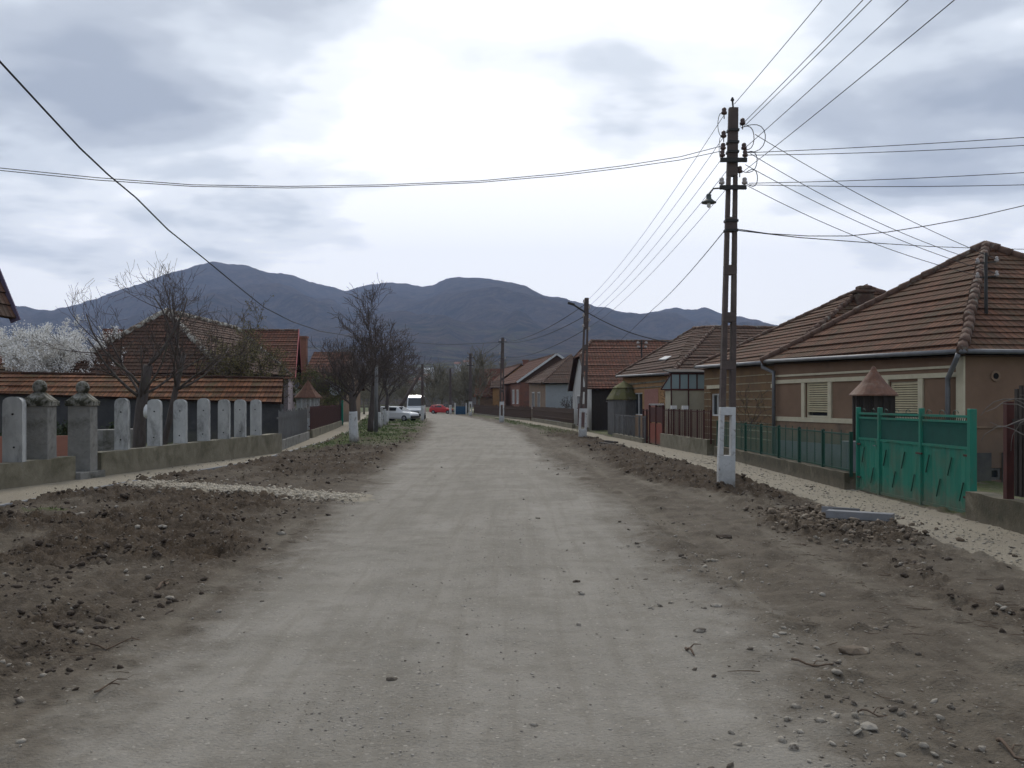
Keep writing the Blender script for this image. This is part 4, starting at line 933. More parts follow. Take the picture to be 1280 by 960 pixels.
# ------------------------------------------------------------------ generic fences
def board_fence(name, lab, pts, z0, z1, sp, bw, mat, basemat=None, basez=0, gap=.02, point=False, posts=None, jit=.03):
    c = (Vector(pts[0])+Vector(pts[-1]))/2; r = thing(name, lab, 'fence', (c.x, c.y, 0)); m = MB(); rl = MB(); n = 0
    for a, b in zip(pts[:-1], pts[1:]):
        a, b = Vector(a), Vector(b); d = (b-a).normalized(); ln = (b-a).length; s = 0; nn_ = Vector((-d.y, d.x, 0))*.015
        while s < ln-sp*.4:
            p = a+d*s; q = a+d*(s+bw); zt_ = z1+rnd.uniform(-jit, jit); u = Vector((0, 0, 1)); md = (p+q)/2
            if point: m.raw([p-nn_+u*z0, q-nn_+u*z0, q-nn_+u*(zt_-.08), md-nn_+u*zt_, p-nn_+u*(zt_-.08), p+nn_+u*z0, q+nn_+u*z0, q+nn_+u*(zt_-.08), md+nn_+u*zt_, p+nn_+u*(zt_-.08)], [(0, 1, 2, 3, 4), (9, 8, 7, 6, 5), (0, 4, 9, 5), (1, 6, 7, 2), (2, 7, 8, 3), (3, 8, 9, 4)])
            else: m.hexa([p-nn_+u*z0, q-nn_+u*z0, q+nn_+u*z0, p+nn_+u*z0], [p-nn_+u*zt_, q-nn_+u*zt_, q+nn_+u*zt_, p+nn_+u*zt_])
            s += sp
        for zz_ in (z0+.25, z1-.3): rl.beam(a+Vector((0, 0, zz_))+nn_*4, b+Vector((0, 0, zz_))+nn_*4, .04, .07)
        if basemat: wall_run(r, a, b, basez, basez, .25, basemat)
    m.build('boards', M[mat], r); rl.build('rails', M[mat], r)
    return r
def post_fence(name, lab, pts, z0, z1, sp, postm, meshm, basemat, basez, pr_=.04, uprights=0, cap=None, thin=None):
    c = (Vector(pts[0])+Vector(pts[-1]))/2; r = thing(name, lab, 'fence', (c.x, c.y, 0))
    panel = MB(); rails = MB(); th = MB()
    for a, b in zip(pts[:-1], pts[1:]):
        a, b = Vector(a), Vector(b); d = (b-a).normalized(); ln = (b-a).length; k = max(1, round(ln/sp)); u = Vector((0, 0, 1))
        if basemat: wall_run(r, a, b, basez, basez, .28, basemat)
        for i in range(k+1):
            p = a+d*ln*i/k; m = MB(); m.box((p.x, p.y, z0-.1), (pr_*2, pr_*2, z1-z0+.1), math.atan2(d.y, d.x)); po = m.build('post', M[postm], r)
            if cap and i in cap: q = MB(); q.box((p.x, p.y, z1), (.22, .22, .14)); q.build('cap', M['white'], po)
        if meshm: panel.poly([a+u*z0, b+u*z0, b+u*(z1-.06), a+u*(z1-.06)], [(0, z0), (ln, z0), (ln, z1), (0, z1)])
        rails.beam(a+u*(z1-.06), b+u*(z1-.06), .03, .035); rails.beam(a+u*(z0+.03), b+u*(z0+.03), .03, .035)
        if uprights:
            s = uprights
            while s < ln: p = a+d*s; th.beam(p+u*z0, p+u*(z1+.02), .015, .015); s += uprights
    if meshm: panel.build('mesh_panel', M[meshm], r)
    rails.build('rails', M[postm], r)
    if uprights: th.build('bars', M[postm], r)
    return r
# green mesh fence
post_fence('mesh_fence', 'dark green wire mesh fence on a stained low wall left of the green gate', [(7.32, 21.6, 0), (7.25, 33, 0), (7.12, 34.6, 0)], .38, 1.25, 1.9, 'greenpost', 'greenmesh', M['mossdark'], .36, pr_=.036, uprights=.63)
# red fence
post_fence('rusty_fence', 'rust red bar fence with two white capped posts right of the red gate', [(7.02, 35.3, 0), (6.42, 42.4, 0)], .5, 1.6, .95, 'rust', 'rustmesh', M['mosswall'], .55, pr_=.028, uprights=.3, cap=(4, 6))
post_fence('mesh_fence', 'grey wire mesh fence between the red gate and the grey well house', [(6.1, 45.8, 0), (5.55, 54.0, 0)], .15, 1.25, 1.3, 'woodgrey', 'greymesh', M['mosswall'], .2)
post_fence('rusty_posts', 'rust red posts joined by rails on the left of the red gate', [(6.22, 44.9, 0), (6.12, 46.6, 0)], .1, 1.55, .9, 'rust', None, None, 0)
board_fence('board_fence', 'brown board fence in front of the pale grey house', [(4.35, 70.5, 0), (3.3, 84, 0), (2.0, 97.5, 0)], .35, 1.4, .2, .16, 'woodbrown', M['mosswall'], .3)
board_fence('board_fence', 'rust red boards beside the base of the second power pole', [(4.75, 63.5, 0), (4.5, 68, 0)], .1, 1.75, .2, .17, 'rust', M['mosswall'], .25)
board_fence('board_fence', 'dark far board fence running to the bend of the street', [(1.9, 99, 0), (-2.2, 125, 0), (-5.8, 152, 0)], .1, 1.4, .3, .2, 'woodbrown', M['mosswall'], .2, jit=.12)
# left fences
board_fence('picket_fence', 'weathered grey picket fence on stone blocks in front of the pink house', [(-9.1, 39.0, 0), (-10.35, 50.5, 0)], .3, 1.55, .3, .085, 'woodgrey', M['concrete'], .38, jit=.08)
board_fence('picket_fence', 'dark red brown picket fence on a low wall beyond the grey pickets', [(-10.5, 52, 0), (-12.0, 66, 0), (-13.4, 78, 0)], .35, 1.65, .22, .08, 'rust', M['mosswall'], .42, point=True)
# green posts / gate far left
g = thing('green_gate', 'narrow bright green metal gate far down the left footpath', 'gate', (-14.3, 83, 0)); q = MB()
q.beam((-13.5, 79.5, .9), (-14.8, 86.5, .9), .04, 1.7); q.build('panel', M['green'], g)
for p in ((-13.45, 79.3), (-14.0, 82.5), (-14.85, 86.7)):
    q = MB(); q.box((p[0], p[1], -.1), (.14, .14, 2.1)); q.build('post', M['green'], g)

# ------------------------------------------------------------------ green sheet metal gate
ga, gb = G(1073, 613), G(1215, 645.5); gd = (gb-ga).normalized(); gn = Vector((-gd.y, gd.x, 0))
if gn.dot(-ga) < 0: gn = -gn
gl = (gb-ga).length; zt_ = 1.66
g = thing('green_gate', 'bright green sheet metal double gate with side door in front of the brown house', 'gate', (ga+gb)/2)
def gs_(px): return onw(ga, gb, px, 560)[0]
stations = [0, gs_(1100), gs_(1152), gl]
Gp = lambda s, z, o=0: ga+gd*s+Vector((0, 0, z))+gn*o
leaves = []
for i, (a, b) in enumerate(zip(stations[:-1], stations[1:])):
    nm = 'side_door' if i == 0 else 'gate_leaf'; q = MB()
    a2, b2 = a+.05, b-.05
    # lower sheet with vertical folds
    k = 10; pts_ = []
    for j in range(k+1): pts_.append((a2+(b2-a2)*j/k, .012*math.sin(j*2.2)))
    for (s0, o0), (s1, o1) in zip(pts_[:-1], pts_[1:]): q.poly([Gp(s0, .05, o0), Gp(s1, .05, o1), Gp(s1, 1.10, o1), Gp(s0, 1.10, o0)]); q.poly([Gp(s0, .05, o0-.02), Gp(s0, 1.1, o0-.02), Gp(s1, 1.1, o1-.02), Gp(s1, .05, o1-.02)])
    lo = q.build(nm, M['green'], g)
    q = MB(); q.beam(Gp(a2, 1.12), Gp(b2, 1.12), .05, .05); q.beam(Gp(a2, 1.56), Gp(b2, 1.56), .04, .04); q.beam(Gp(a2, 1.65), Gp(b2, 1.65), .05, .04); q.beam(Gp(a2, .05), Gp(b2, .05), .04, .05)
    q.beam(Gp(a2, .05), Gp(a2, 1.66), .045, .045); q.beam(Gp(b2, .05), Gp(b2, 1.66), .045, .045); q.build('frame', M['green'], lo)
    q = MB(); q.hexa([Gp(a2, 1.14, -.005), Gp(b2, 1.14, -.005), Gp(b2, 1.14, .005), Gp(a2, 1.14, .005)], [Gp(a2, 1.54, -.005), Gp(b2, 1.54, -.005), Gp(b2, 1.54, .005), Gp(a2, 1.54, .005)]); q.build('upper_mesh', M['greendk'], lo)
    q = MB(); 
    for j in range(int((b2-a2)/.07)): q.beam(Gp(a2+.04+j*.07, 1.58), Gp(a2+.07+j*.07, 1.64), .01, .012)
    # scrolls and spikes on top
    for j in range(max(1, int((b2-a2)/.5))):
        c = a2+.25+j*.5; ring = [Gp(c+.09*math.cos(t), 1.7+.05*math.sin(t)) for t in np.linspace(0, math.pi*1.5, 9)]; q.tube(ring, .007, 4)
    q.build('scrollwork', M['greenpost'], lo)
    q = MB(); nb = 2 if i == 0 else 4
    for j in range(nb):
        s = a2+(b2-a2)*(j+.6)/(nb+.2); z = .78 if j % 2 == 0 else .38
        ss = .07
        q = MB(); q.beam(Gp(s-ss, z-.16, .03), Gp(s+ss, z+.16, .03), .016, .02); q.build('slanted_slot', M['greenpost'], lo)
q = MB(); q.beam(Gp(stations[1]-.22, 1.0, .05), Gp(stations[1]-.1, 1.0, .05), .02, .02); q.build('handle', M['gutter'], g)
for s in (stations[0], stations[3]):
    for z in (.3, 1.0):
        q = MB(); sg = 1 if s == 0 else -1; q.beam(Gp(s+sg*.04, z, .04), Gp(s+sg*.2, z, .04), .02, .035); q.build('hinge', M['rust'], g)
q = MB(); q.beam(Gp(stations[2]-.12, .95, .05), Gp(stations[2]+.12, .95, .05), .025, .03); q.build('latch', M['rust'], g)
for s in stations:
    w = .115 if s == gl else .085
    q = MB(); p = Gp(s, 0); q.box((p.x, p.y, -.2), (w, w, 1.98), math.atan2(gd.y, gd.x)); q.build('post', M['green'], g, bevel=.008)
# red gate
g = thing('red_gate', 'small red oxide double gate with mesh upper half facing the street', 'gate', (6.35, 43.5, 0))
ra, rb = Vector((6.42, 42.5, 0)), Vector((6.2, 45.0, 0)); mid = (ra+rb)/2
for a, b in ((ra, mid), (mid, rb)):
    q = MB(); u = Vector((0, 0, 1)); q.beam(a.lerp(b, .04)+u*.5, a.lerp(b, .96)+u*.5, .03, .9); lo = q.build('gate_leaf', M['orangered'], g)
    q = MB(); q.beam(a.lerp(b, .04)+u*1.32, a.lerp(b, .96)+u*1.32, .015, .66); q.build('upper_mesh', M['rust'], lo)
for p in (ra, mid, rb):
    q = MB(); q.box((p.x, p.y, -.1), (.09, .09, 1.85)); q.build('post', M['rust'], g)
q = MB()
for t in np.linspace(0, 1, 9):
    p = ra.lerp(rb, t); q.lathe((p.x, p.y, 1.72), [(.03, 0), (.05, .04), (.02, .1)], 6)
q.build('finials', M['porc'], g)

# wall + wooden fence at right edge
f = thing('wooden_fence', 'dark wooden fence with rust red posts on a mossy wall at the right edge', 'fence', (7.4, 13, 0))
wa, wb = Vector((7.52, 16.25, 0)), Vector((7.3, 9.5, 0))
wall_run(f, wa, wb, .44, .46, .3, M['mossdark'])
for y in (15.0, 12.2, 9.8):
    q = MB(); q.box((7.45+.0, y, .4), (.11, .11, 1.5)); q.build('post', M['rust'], f)
q = MB(); y = 14.8
while y > 9.6:
    q.box((7.47, y, .5), (.03, .08, 1.65+rnd.uniform(-.07, .07))); y -= .135
q.build('boards', M['wooddark'], f)
q = MB(); q.beam((7.5, 14.9, .95), (7.46, 9.6, .95), .03, .85); q.beam((7.48, 14.9, 1.6), (7.44, 9.6, 1.6), .05, .09); q.build('rails', M['wooddark'], f)
v = thing('climbing_vine', 'bare grey vine tangled over the wooden fence at the right edge', 'vine', (7.4, 13.5, 0)); q = MB()
for k in range(16):
    p = Vector((7.5, 14.3-rnd.random()*1.8, .9+rnd.random()*.8)); path = [p.copy()]; d = Vector((rnd.uniform(-.5, .1), rnd.uniform(-.6, .8), rnd.uniform(.2, 1))).normalized()
    for i in range(9):
        d = (d+Vector((rnd.uniform(-.35, .35), rnd.uniform(-.35, .35), rnd.uniform(-.5, .22)))).normalized(); p = p+d*.13; path.append(p.copy())
    q.tube(path, [.014*(1-i/12) for i in range(10)], 5)
q.build('stems', nmat('grey_vine', (.20, .185, .17), (.14, .125, .11), 6), v)

# ------------------------------------------------------------------ well houses
def well(name, lab, c, r, zb, ze, za, roofm, bodym, k=8, flare=1.2, tier=False, post=True, rail=None):
    w = thing(name, lab, 'well house', c); c = Vector(c)
    m = MB(); m.lathe((c.x, c.y, -.1), [(r*.95, 0), (r*.95, zb+.1)], k); m.build('well_curb', M[bodym], w)
    m = MB()
    for j in range(k):
        a = 2*math.pi*(j+.5)/k; b = 2*math.pi*(j+1.5)/k; p = Vector((c.x+r*.9*math.cos(a), c.y+r*.9*math.sin(a), zb)); q2 = Vector((c.x+r*.9*math.cos(b), c.y+r*.9*math.sin(b), zb))
        m.beam(p, p+Vector((0, 0, ze-zb)), .08, .08)
        for t in (.25, .5, .75): z_ = p.lerp(q2, t); m.beam(z_, z_+Vector((0, 0, ze-zb)), .05, .02)
    m.build('slats', M[rail or bodym], w)
    m = MB()
    if tier:
        m.lathe((c.x, c.y, 0), [(r*flare, ze-.05), (r*flare, ze), (r*.62, ze+(za-ze)*.62), (r*.5, ze+(za-ze)*.62)], k); m.lathe((c.x, c.y, 0), [(r*.68, ze+(za-ze)*.60), (r*.68, ze+(za-ze)*.64), (.05, za), (.02, za+.06)], k)
    else:
        kk = 24 if k > 8 else k; m.lathe((c.x, c.y, 0), [(r*flare*.9, ze-.02), (r*flare, ze-.03), (r*flare, ze), (r*.6, ze+(za-ze)*.42), (.07, za-.09), (.055, za-.05), (.02, za)], kk)
    m.build('roof', roofm, w)
    return w
well('well_house', 'round well house with conical rusted metal roof behind the green gate', Vector((W(1092, 0, 22.9).x, 22.9, 0)), .46, 1.0, 2.06, 2.71, M['rustmetal'], 'wooddark', 12, 1.17)
wo_ = W(385, 0, 60); wo_.z = 0
well('well_house', 'well house with pointed clay tile roof and white slats on the left side', wo_, .72, .9, 2.15, 3.2, nmat('clay_shingle', (.20, .10, .065), (.12, .06, .04), 6, bump=.8), 'whitewash', 8, 1.2)
wo2 = Vector((6.35, 56.8, 0))
ww = well('well_house', 'grey wooden well house with two tier mossy roof beside the second power pole', wo2, .95, 1.98, 2.05, 3.05, M['mossroof'], 'woodgrey', 8, 1.05, True)
dd_ = thing('grey_shed', 'weathered grey plank shed with a narrow door at the mossy well house', 'shed', (6.2, 58, 0))
q = MB(); q.box((6.6, 58.2, -.1), (1.9, 1.6, 1.98), .0); q.build('walls', M['woodgrey'], dd_)
q = MB(); q.box((5.95, 57.2, 0), (.5, .04, 1.65)); q.build('door', nmat('blue_grey_boards', (.20, .225, .25), (.14, .155, .17), 4), dd_)
q = MB(); q.box((6.6, 58.2, 1.88), (2.1, 1.8, .06)); q.build('shed_roof', M['wooddark'], dd_)
q = MB(); pz = W(1063, 0, 22.3); q.box((pz.x, 22.3, -.1), (.3, .35, 1.12)); tag(q.build('meter_box', M['greyplinth'], None, bevel=.01), 'grey metal box standing between the mesh fence and the green gate', 'utility box')

# ------------------------------------------------------------------ power poles
def pole(name, lab, base, h, lean, w0=.36, w1=.2, slots=(), white=1.76, arms=(), ins=(), group='concrete power poles', wslot=None):
    r = thing(name, lab, 'power pole', base, group); bx, by = base[0], base[1]
    def sec(z): t = max(0, z)/h; return bx+lean*t, w0+(w1-w0)*t, .24+(.14-.24)*t
    def solid(m, za, zb, mi=0, grow=0):
        (xa, wa, da), (xb, wb, db) = sec(za), sec(zb); wa += grow; wb += grow; da += grow; db += grow
        m.hexa([(xa-wa/2, by-da/2, za), (xa+wa/2, by-da/2, za), (xa+wa/2, by+da/2, za), (xa-wa/2, by+da/2, za)], [(xb-wb/2, by-db/2, zb), (xb+wb/2, by-db/2, zb), (xb+wb/2, by+db/2, zb), (xb-wb/2, by+db/2, zb)], mi)
    def legs(m, za, zb, grow=0, lw=.35):
        (xa, wa, da), (xb, wb, db) = sec(za), sec(zb)
        for sg in (-1, 1):
            e0, i0, e1, i1 = xa+sg*wa/2, xa+sg*wa/2*(1-2*lw), xb+sg*wb/2, xb+sg*wb/2*(1-2*lw)
            lo = [(min(e0, i0), by-da/2, za), (max(e0, i0), by-da/2, za), (max(e0, i0), by+da/2, za), (min(e0, i0), by+da/2, za)]
            hi = [(min(e1, i1), by-db/2, zb), (max(e1, i1), by-db/2, zb), (max(e1, i1), by+db/2, zb), (min(e1, i1), by+db/2, zb)]; m.hexa(lo, hi)
    m = MB(); z = white
    for s0, s1 in slots:
        if s0 > z+.01: solid(m, z, s0)
        legs(m, s0, s1); z = s1
    solid(m, z, h); m.build('shaft', M['poleconc'], r, bevel=.012)
    if white:
        m = MB()
        if wslot: solid(m, -.4, wslot[0]); legs(m, *wslot, lw=.27); solid(m, wslot[1], white)
        else: solid(m, -.4, white)
        m.build('whitewashed_base', M['whitewash'], r, bevel=.012)
    for z, wd2 in arms:
        x = sec(z)[0]; m = MB(); m.beam((x-wd2/2, by-.14, z), (x+wd2/2, by-.14, z), .07, .09); m.build('crossarm', M['steel'], r)
    for x, dy, z, mt in ins:
        xx = sec(z)[0]+x; m = MB(); m.tube([(xx, by+dy, z-.1), (xx, by+dy, z)], .012, 5); m.lathe((xx, by+dy, z), [(.03, -.01), (.062, .01), (.065, .05), (.04, .065), (.055, .09), (.045, .13), (.015, .15)], 9); m.build('insulator', M[mt], r, True)
    return r
B1 = G(907, 610)
zof = lambda y: (610-y)/475*8.36
sl1 = [(1.78, 2.6), (2.8, 3.64), (3.86, 4.68), (4.9, 5.66), (5.95, 6.85)]
p1 = pole('power_pole', 'tall slotted concrete power pole with whitewashed foot standing in the right verge, nearest of all', B1, 8.36, .17, .37, .2, sl1, 1.78,
    arms=[(zof(202), .58), (zof(236), .58)], wslot=(.72, 1.6),
    ins=[(-.25, -.14, zof(198), 'porcd'), (.25, -.14, zof(198), 'porcd'), (-.25, -.14, zof(232), 'porc'), (.25, -.14, zof(232), 'porc'), (.24, -.06, zof(188), 'porcd'), (-.22, -.06, zof(188), 'porcd'), (-.2, 0, zof(172), 'porcd'), (.2, -.05, zof(157), 'porcd'), (-.2, 0, zof(143), 'porcd'), (.17, 0, zof(216), 'porcd')])
for z in (zof(165), zof(180), zof(192), zof(278), zof(290)):   # steel bands
    m = MB(); x = B1.x+.17*z/8.36; w = .37-.17*z/8.36; m.box((x, B1.y, z), (w+.03, .24, .05)); m.build('band', M['steel'], p1)
m = MB(); xt = B1.x+.17; m.tube([(xt, B1.y, 8.3), (xt-.02, B1.y, 8.55)], .02, 6); m.lathe((xt-.02, B1.y, 8.5), [(.02, 0), (.045, .03), (.02, .09)], 7); m.build('top_pin', M['steel'], p1)
m = MB()  # jumper loops
for (a, b, s) in ((W(926, 160, 22), W(928, 186, 22), .25), (W(908, 143, 22), W(907, 170, 22), -.2), (W(933, 157, 22), W(930, 190, 22), .42), (W(930, 192, 22), W(926, 214, 22), .3), (W(932, 216, 22), W(934, 230, 22), .22), (W(905, 172, 22), W(904, 198, 22), -.12)):
    pth = [a.lerp(b, t)+Vector((s*math.sin(math.pi*t), -.1*math.sin(math.pi*t), .12*math.sin(2*math.pi*t))) for t in np.linspace(0, 1, 12)]; m.tube(pth, .009, 4)
m.build('jumper_cables', M['wire'], p1)
# street lamp on pole 1
lm = MB(); la, lb = W(910, 238, 21.8), W(886, 243, 21.6); pth = [la, la+Vector((-.16, 0, .05)), la+Vector((-.32, 0, .04)), lb+Vector((.03, 0, .03)), lb]; lm.tube(pth, .018, 6); arm = lm.build('lamp_arm', M['steel'], p1, True)
m = MB(); m.lathe(lb+Vector((0, 0, -.17)), [(.16, -.02), (.165, 0), (.1, .04), (.06, .08), (.05, .13), (.06, .15), (.03, .19)], 14); m.build('lamp_shade', M['brass'], arm, True)
m = MB(); m.lathe(lb+Vector((0, 0, -.29)), [(.02, 0), (.045, .03), (.04, .1), (.03, .13)], 10); m.build('bulb', M['bulb'], arm, True)
B2p = G(728, 548.3); h2 = 176*B2p.y/F
def simple_slots(h, w): 
    z = w; o = []
    while z < h-1.8: o.append((z+.02, z+.85)); z += 1.08
    return o
p2 = pole('power_pole', 'second slotted power pole down the street with lamp arm, in front of the white gable', B2p, h2, .22, .42, .22, simple_slots(h2, 1.55), 1.55, arms=[], wslot=(.5, 1.35),
    ins=[(x, -.12, h2-d, 'porc') for x, d in ((-.14, .25), (.14, .55), (-.14, .95), (.16, 1.2), (-.14, 1.5), (.16, 1.65))])
m = MB(); t_ = W(731, 390, B2p.y-.1); e_ = W(717, 381, B2p.y-.1); m.tube([t_, e_], .045, 6); arm = m.build('lamp_arm', M['steel'], p2)
m = MB(); m.beam(e_+Vector((.05, 0, 0)), e_+Vector((-.3, 0, .1)), .16, .12); m.build('lamp_head', M['steel'], arm, bevel=.02)
B3p = G(627, 528); h3 = 106*B3p.y/F
p3 = pole('power_pole', 'third power pole with white base in front of the gabled brick house', B3p, h3, .1, .46, .26, simple_slots(h3, 1.9)[:3], 1.9, wslot=(.6, 1.6), ins=[(x, -.15, h3-d, 'porc') for x, d in ((-.25, .3), (.25, .3), (-.25, 1.5), (.25, 1.9), (-.25, 2.3))], arms=[(h3-.4, .8)])
B4p = G(588, 519.8); h4_ = 78*B4p.y/F
p4 = pole('power_pole', 'fourth power pole with white base at the bend of the street', B4p, h4_, 0, .5, .3, (), 1.9, wslot=(.5, 1.6), ins=[(x, -.15, h4_-d, 'porc') for x, d in ((-.3, .5), (.3, .5), (-.3, 1.5), (.3, 1.5))], arms=[(h4_-.6, .9), (h4_-1.6, .9)])
B5p = Vector(((563-CX)/F*150, 150, 0))
p5 = pole('power_pole', 'dark thin power pole standing beside the red car', B5p, 6.9, 0, .4, .26, (), 1.4)
# leaning strutted pole left
B6 = W(528, 0, 99); B6.z = 0
p6 = pole('power_pole', 'power pole with a leaning strut in front of the white van', B6, 71*B6.y/F, 0, .3, .22, (), 1.5)
m = MB(); a = W(487, 526, B6.y); b = W(527, 464, B6.y); m.tube([a-Vector((0, 0, .4)), b], [.2, .14], 8); st = m.build('strut', M['poleconc'], p6, True)
m = MB(); m.tube([a-Vector((0, 0, .4)), a.lerp(b, .2)], [.215, .2], 8); m.build('whitewashed_foot', M['whitewash'], st, True)
B7 = G(470, 542)
p7 = thing('wooden_pole', 'short grey wooden pole among the trees left of the road', 'pole', B7); m = MB(); m.tube([B7-Vector((0, 0, .3)), Vector((B7.x+.03, B7.y, 86*B7.y/F))], [.13, .1], 8); m.build('shaft', M['woodgrey'], p7, True)

# ------------------------------------------------------------------ wires
def cat_pts(a, b, sag, k=24):
    a, b = Vector(a), Vector(b); return [a.lerp(b, t)-Vector((0, 0, 4*sag*t*(1-t))) for t in np.linspace(0, 1, k)]
def wire(lab, pts, r=.010, group=None):
    m = MB(); m.tube(pts, r, 5); return tag(m.build('overhead_wire', M['wire'], None, True), lab, 'wire', group)
back = lambda x, z: Vector((x, -19, z))
P1 = lambda px, py, dy=0: W(px, py, B1.y+dy)
gb_ = 'street line wires overhead towards the camera'
wire('overhead wire rising from the very top of the nearest pole, leftmost of the fan', cat_pts(P1(918, 130), back(5.1, 8.5), .35), .007, gb_)
wire('overhead wire from the upper right insulator, second of the fan', cat_pts(P1(925, 158), back(5.35, 8.1), .45), .007, gb_)
wire('overhead wire close beside the second one of the fan', cat_pts(P1(928, 160), back(5.6, 7.95), .42), .007, gb_)
wire('overhead wire from the middle right insulator, crossing to the top of the photo', cat_pts(P1(930, 186), back(5.9, 7.7), .4), .007, gb_)
wire('overhead wire from the lower right insulator, rightmost of the fan', cat_pts(P1(927, 216), back(6.15, 7.3), .4), .007, gb_)
T2_ = lambda d: Vector((B2p.x+.18, B2p.y, h2-d))
gw = 'street line wires from the nearest pole to the second pole'
for (px, py), d, lab in (((905, 144), .2, 'top'), ((904, 172), .55, 'second'), ((904, 196), .95, 'middle'), ((908, 214), 1.2, 'fourth'), ((908, 236), 1.6, 'lowest')):
    wire(f'{lab} of the faint wires running from the nearest pole down to the second pole', cat_pts(P1(px, py), T2_(d), .35), .006, gw)
for d, d3, lab in ((.3, .4, 'upper'), (.9, .4, 'middle'), (1.6, 1.8, 'lower')):
    wire(f'{lab} wire between the second and third power poles', cat_pts(T2_(d), (B3p.x, B3p.y, h3-d3), .5), .018)
    wire(f'{lab} wire between the third and fourth power poles', cat_pts((B3p.x, B3p.y, h3-d3), (B4p.x, B4p.y, h4_-d3), .4), .02)
wire('upper of two wires crossing the street from the nearest pole to the left', [W(px, py, Y) for px, py, Y in ((912, 180, 22), (850, 196, 21.8), (780, 207, 21.5), (700, 217, 21.2), (600, 226, 21), (480, 231, 20.6), (360, 233, 20.2), (240, 231, 19.8), (120, 222, 19.4), (0, 210, 19), (-200, 180, 18.5))], .008)
wire('lower of two wires crossing the street from the nearest pole to the left', [W(px, py, Y) for px, py, Y in ((906, 188, 22), (850, 200, 21.8), (780, 210, 21.5), (700, 219.5, 21.2), (600, 228, 21), (480, 233, 20.6), (360, 235, 20.2), (240, 233, 19.8), (120, 225, 19.4), (0, 213, 19), (-200, 183, 18.5))], .008)
wire('black cable sagging from the upper left corner down to the street trees', [W(px, py, Y) for px, py, Y in ((-90, -30, 15), (0, 77, 17.5), (60, 142, 19.5), (100, 185, 21), (135, 218, 23), (170, 247, 25), (210, 287, 28), (255, 323, 32), (295, 356, 37), (330, 384, 43), (365, 402, 50), (400, 414, 58), (450, 422, 68), (500, 427, 78), (560, 431, 86), (625, 428, B3p.y))], .02)
for a, b, s, lab, rr_ in ((P1(932, 191), W(1500, 155, 20), .05, 'uppermost of the four near level wires leaving the nearest pole to the right', .008), (P1(932, 194), W(1500, 165, 21), .1, 'second of the four near level wires leaving the nearest pole to the right', .008),
                    (P1(936, 229), W(1500, 200, 20), .08, 'third of the four near level wires leaving the nearest pole to the right', .008), (P1(937, 231), W(1500, 222, 21), .1, 'lowest of the four near level wires leaving the nearest pole to the right', .008)):
    wire(lab, cat_pts(a, b, s), rr_)
for a, b, s, lab in ((P1(944, 168), MAST[1], .15, 'upper right'), (P1(938, 192), MAST[0], .2, 'upper left'), (P1(932, 206), MAST[3], .2, 'lower right'), (P1(934, 232), MAST[2], .2, 'lower left')):
    wire(f'thin wire from nearest pole to the {lab} insulator of the roof mast', cat_pts(a, b, s), .008)
wire('black cable from the nearest pole sagging and rising to the right edge', [W(px, py, Y) for px, py, Y in ((920, 286, 22), (960, 292, 22), (1010, 295, 22), (1060, 295, 22), (1110, 290, 22), (1160, 282, 22), (1220, 271, 22), (1280, 257, 22), (1400, 225, 22))], .010)
wire('thin cable from the nearest pole passing behind the big roof top at the right', [W(px, py, Y) for px, py, Y in ((922, 288, 22.2), (1000, 297, 26), (1080, 303, 30), (1160, 308, 35), (1240, 311, 38), (1320, 312, 40))], .013)
wire('thin drop wire from the nearest pole down left to the red roofed house', cat_pts(P1(905, 289), W(818, 385, 40), .1)+[W(790, 412, 50), W(760, 440, 66)], .010)
wire('black cable from the second power pole to the mossy roof of the patched house', cat_pts(W(735, 391, B2p.y), W(840, 428, 51), .25), .025)

# ------------------------------------------------------------------ trees
def grow(rg, base, h, r0, trunk_h, spread, nl, levels=4, up=.25, dens=1.0, lean=(0, 0), limb=.5):
    segs = [[] for _ in range(levels+1)]
    def branch(p, d, ln, r, lv):
        k = (5, 5, 4, 3, 2)[min(lv, 4)]; path = [p.copy()]; rad = [r]; st = ln/k
        for i in range(k):
            w = (.08, .22, .3, .38, .4)[min(lv, 4)]
            d = (d+Vector((rg.uniform(-w, w), rg.uniform(-w, w), rg.uniform(-w, w)+up*(.5 if lv else 0)*.5))).normalized(); p = p+d*st; path.append(p.copy()); rad.append(r*(1-(i+1)/k*.62) if lv else r*(1-(i+1)/k*.35))
        segs[lv].append((path, rad))
        if lv < levels:
            nb = {0: nl, 1: int(7*dens), 2: int(6*dens), 3: int(4*dens)}[lv]
            for j in range(nb):
                t = rg.uniform(.62, 1) if lv == 0 else rg.uniform(.22, 1.0); f = t*k; i = min(k-1, int(f)); q = path[i].lerp(path[i+1], f-i); rr = rad[i]*(1-(f-i))+rad[i+1]*(f-i)
                dd = (path[i+1]-path[i]).normalized(); a = rg.uniform(0, 2*math.pi) if lv else 2*math.pi*j/nb+rg.uniform(-.4, .4); s = dd.orthogonal().normalized(); s2 = dd.cross(s); sd = s*math.cos(a)+s2*math.sin(a)
                ang = rg.uniform(.45, .95)*(spread if lv == 0 else 1); nd = (dd*math.cos(ang)+sd*math.sin(ang)).normalized()
                l2 = {0: (h-trunk_h)*rg.uniform(.6, .95), 1: ln*rg.uniform(.35, .6), 2: ln*rg.uniform(.4, .65), 3: ln*rg.uniform(.4, .7)}[lv]
                branch(q, nd, l2, rr*(rg.uniform(.8, 1.2)*limb if lv == 0 else rg.uniform(.40, .62)), lv+1)
    branch(Vector(base), Vector((lean[0], lean[1], 1)).normalized(), trunk_h, r0, 0)
    return segs
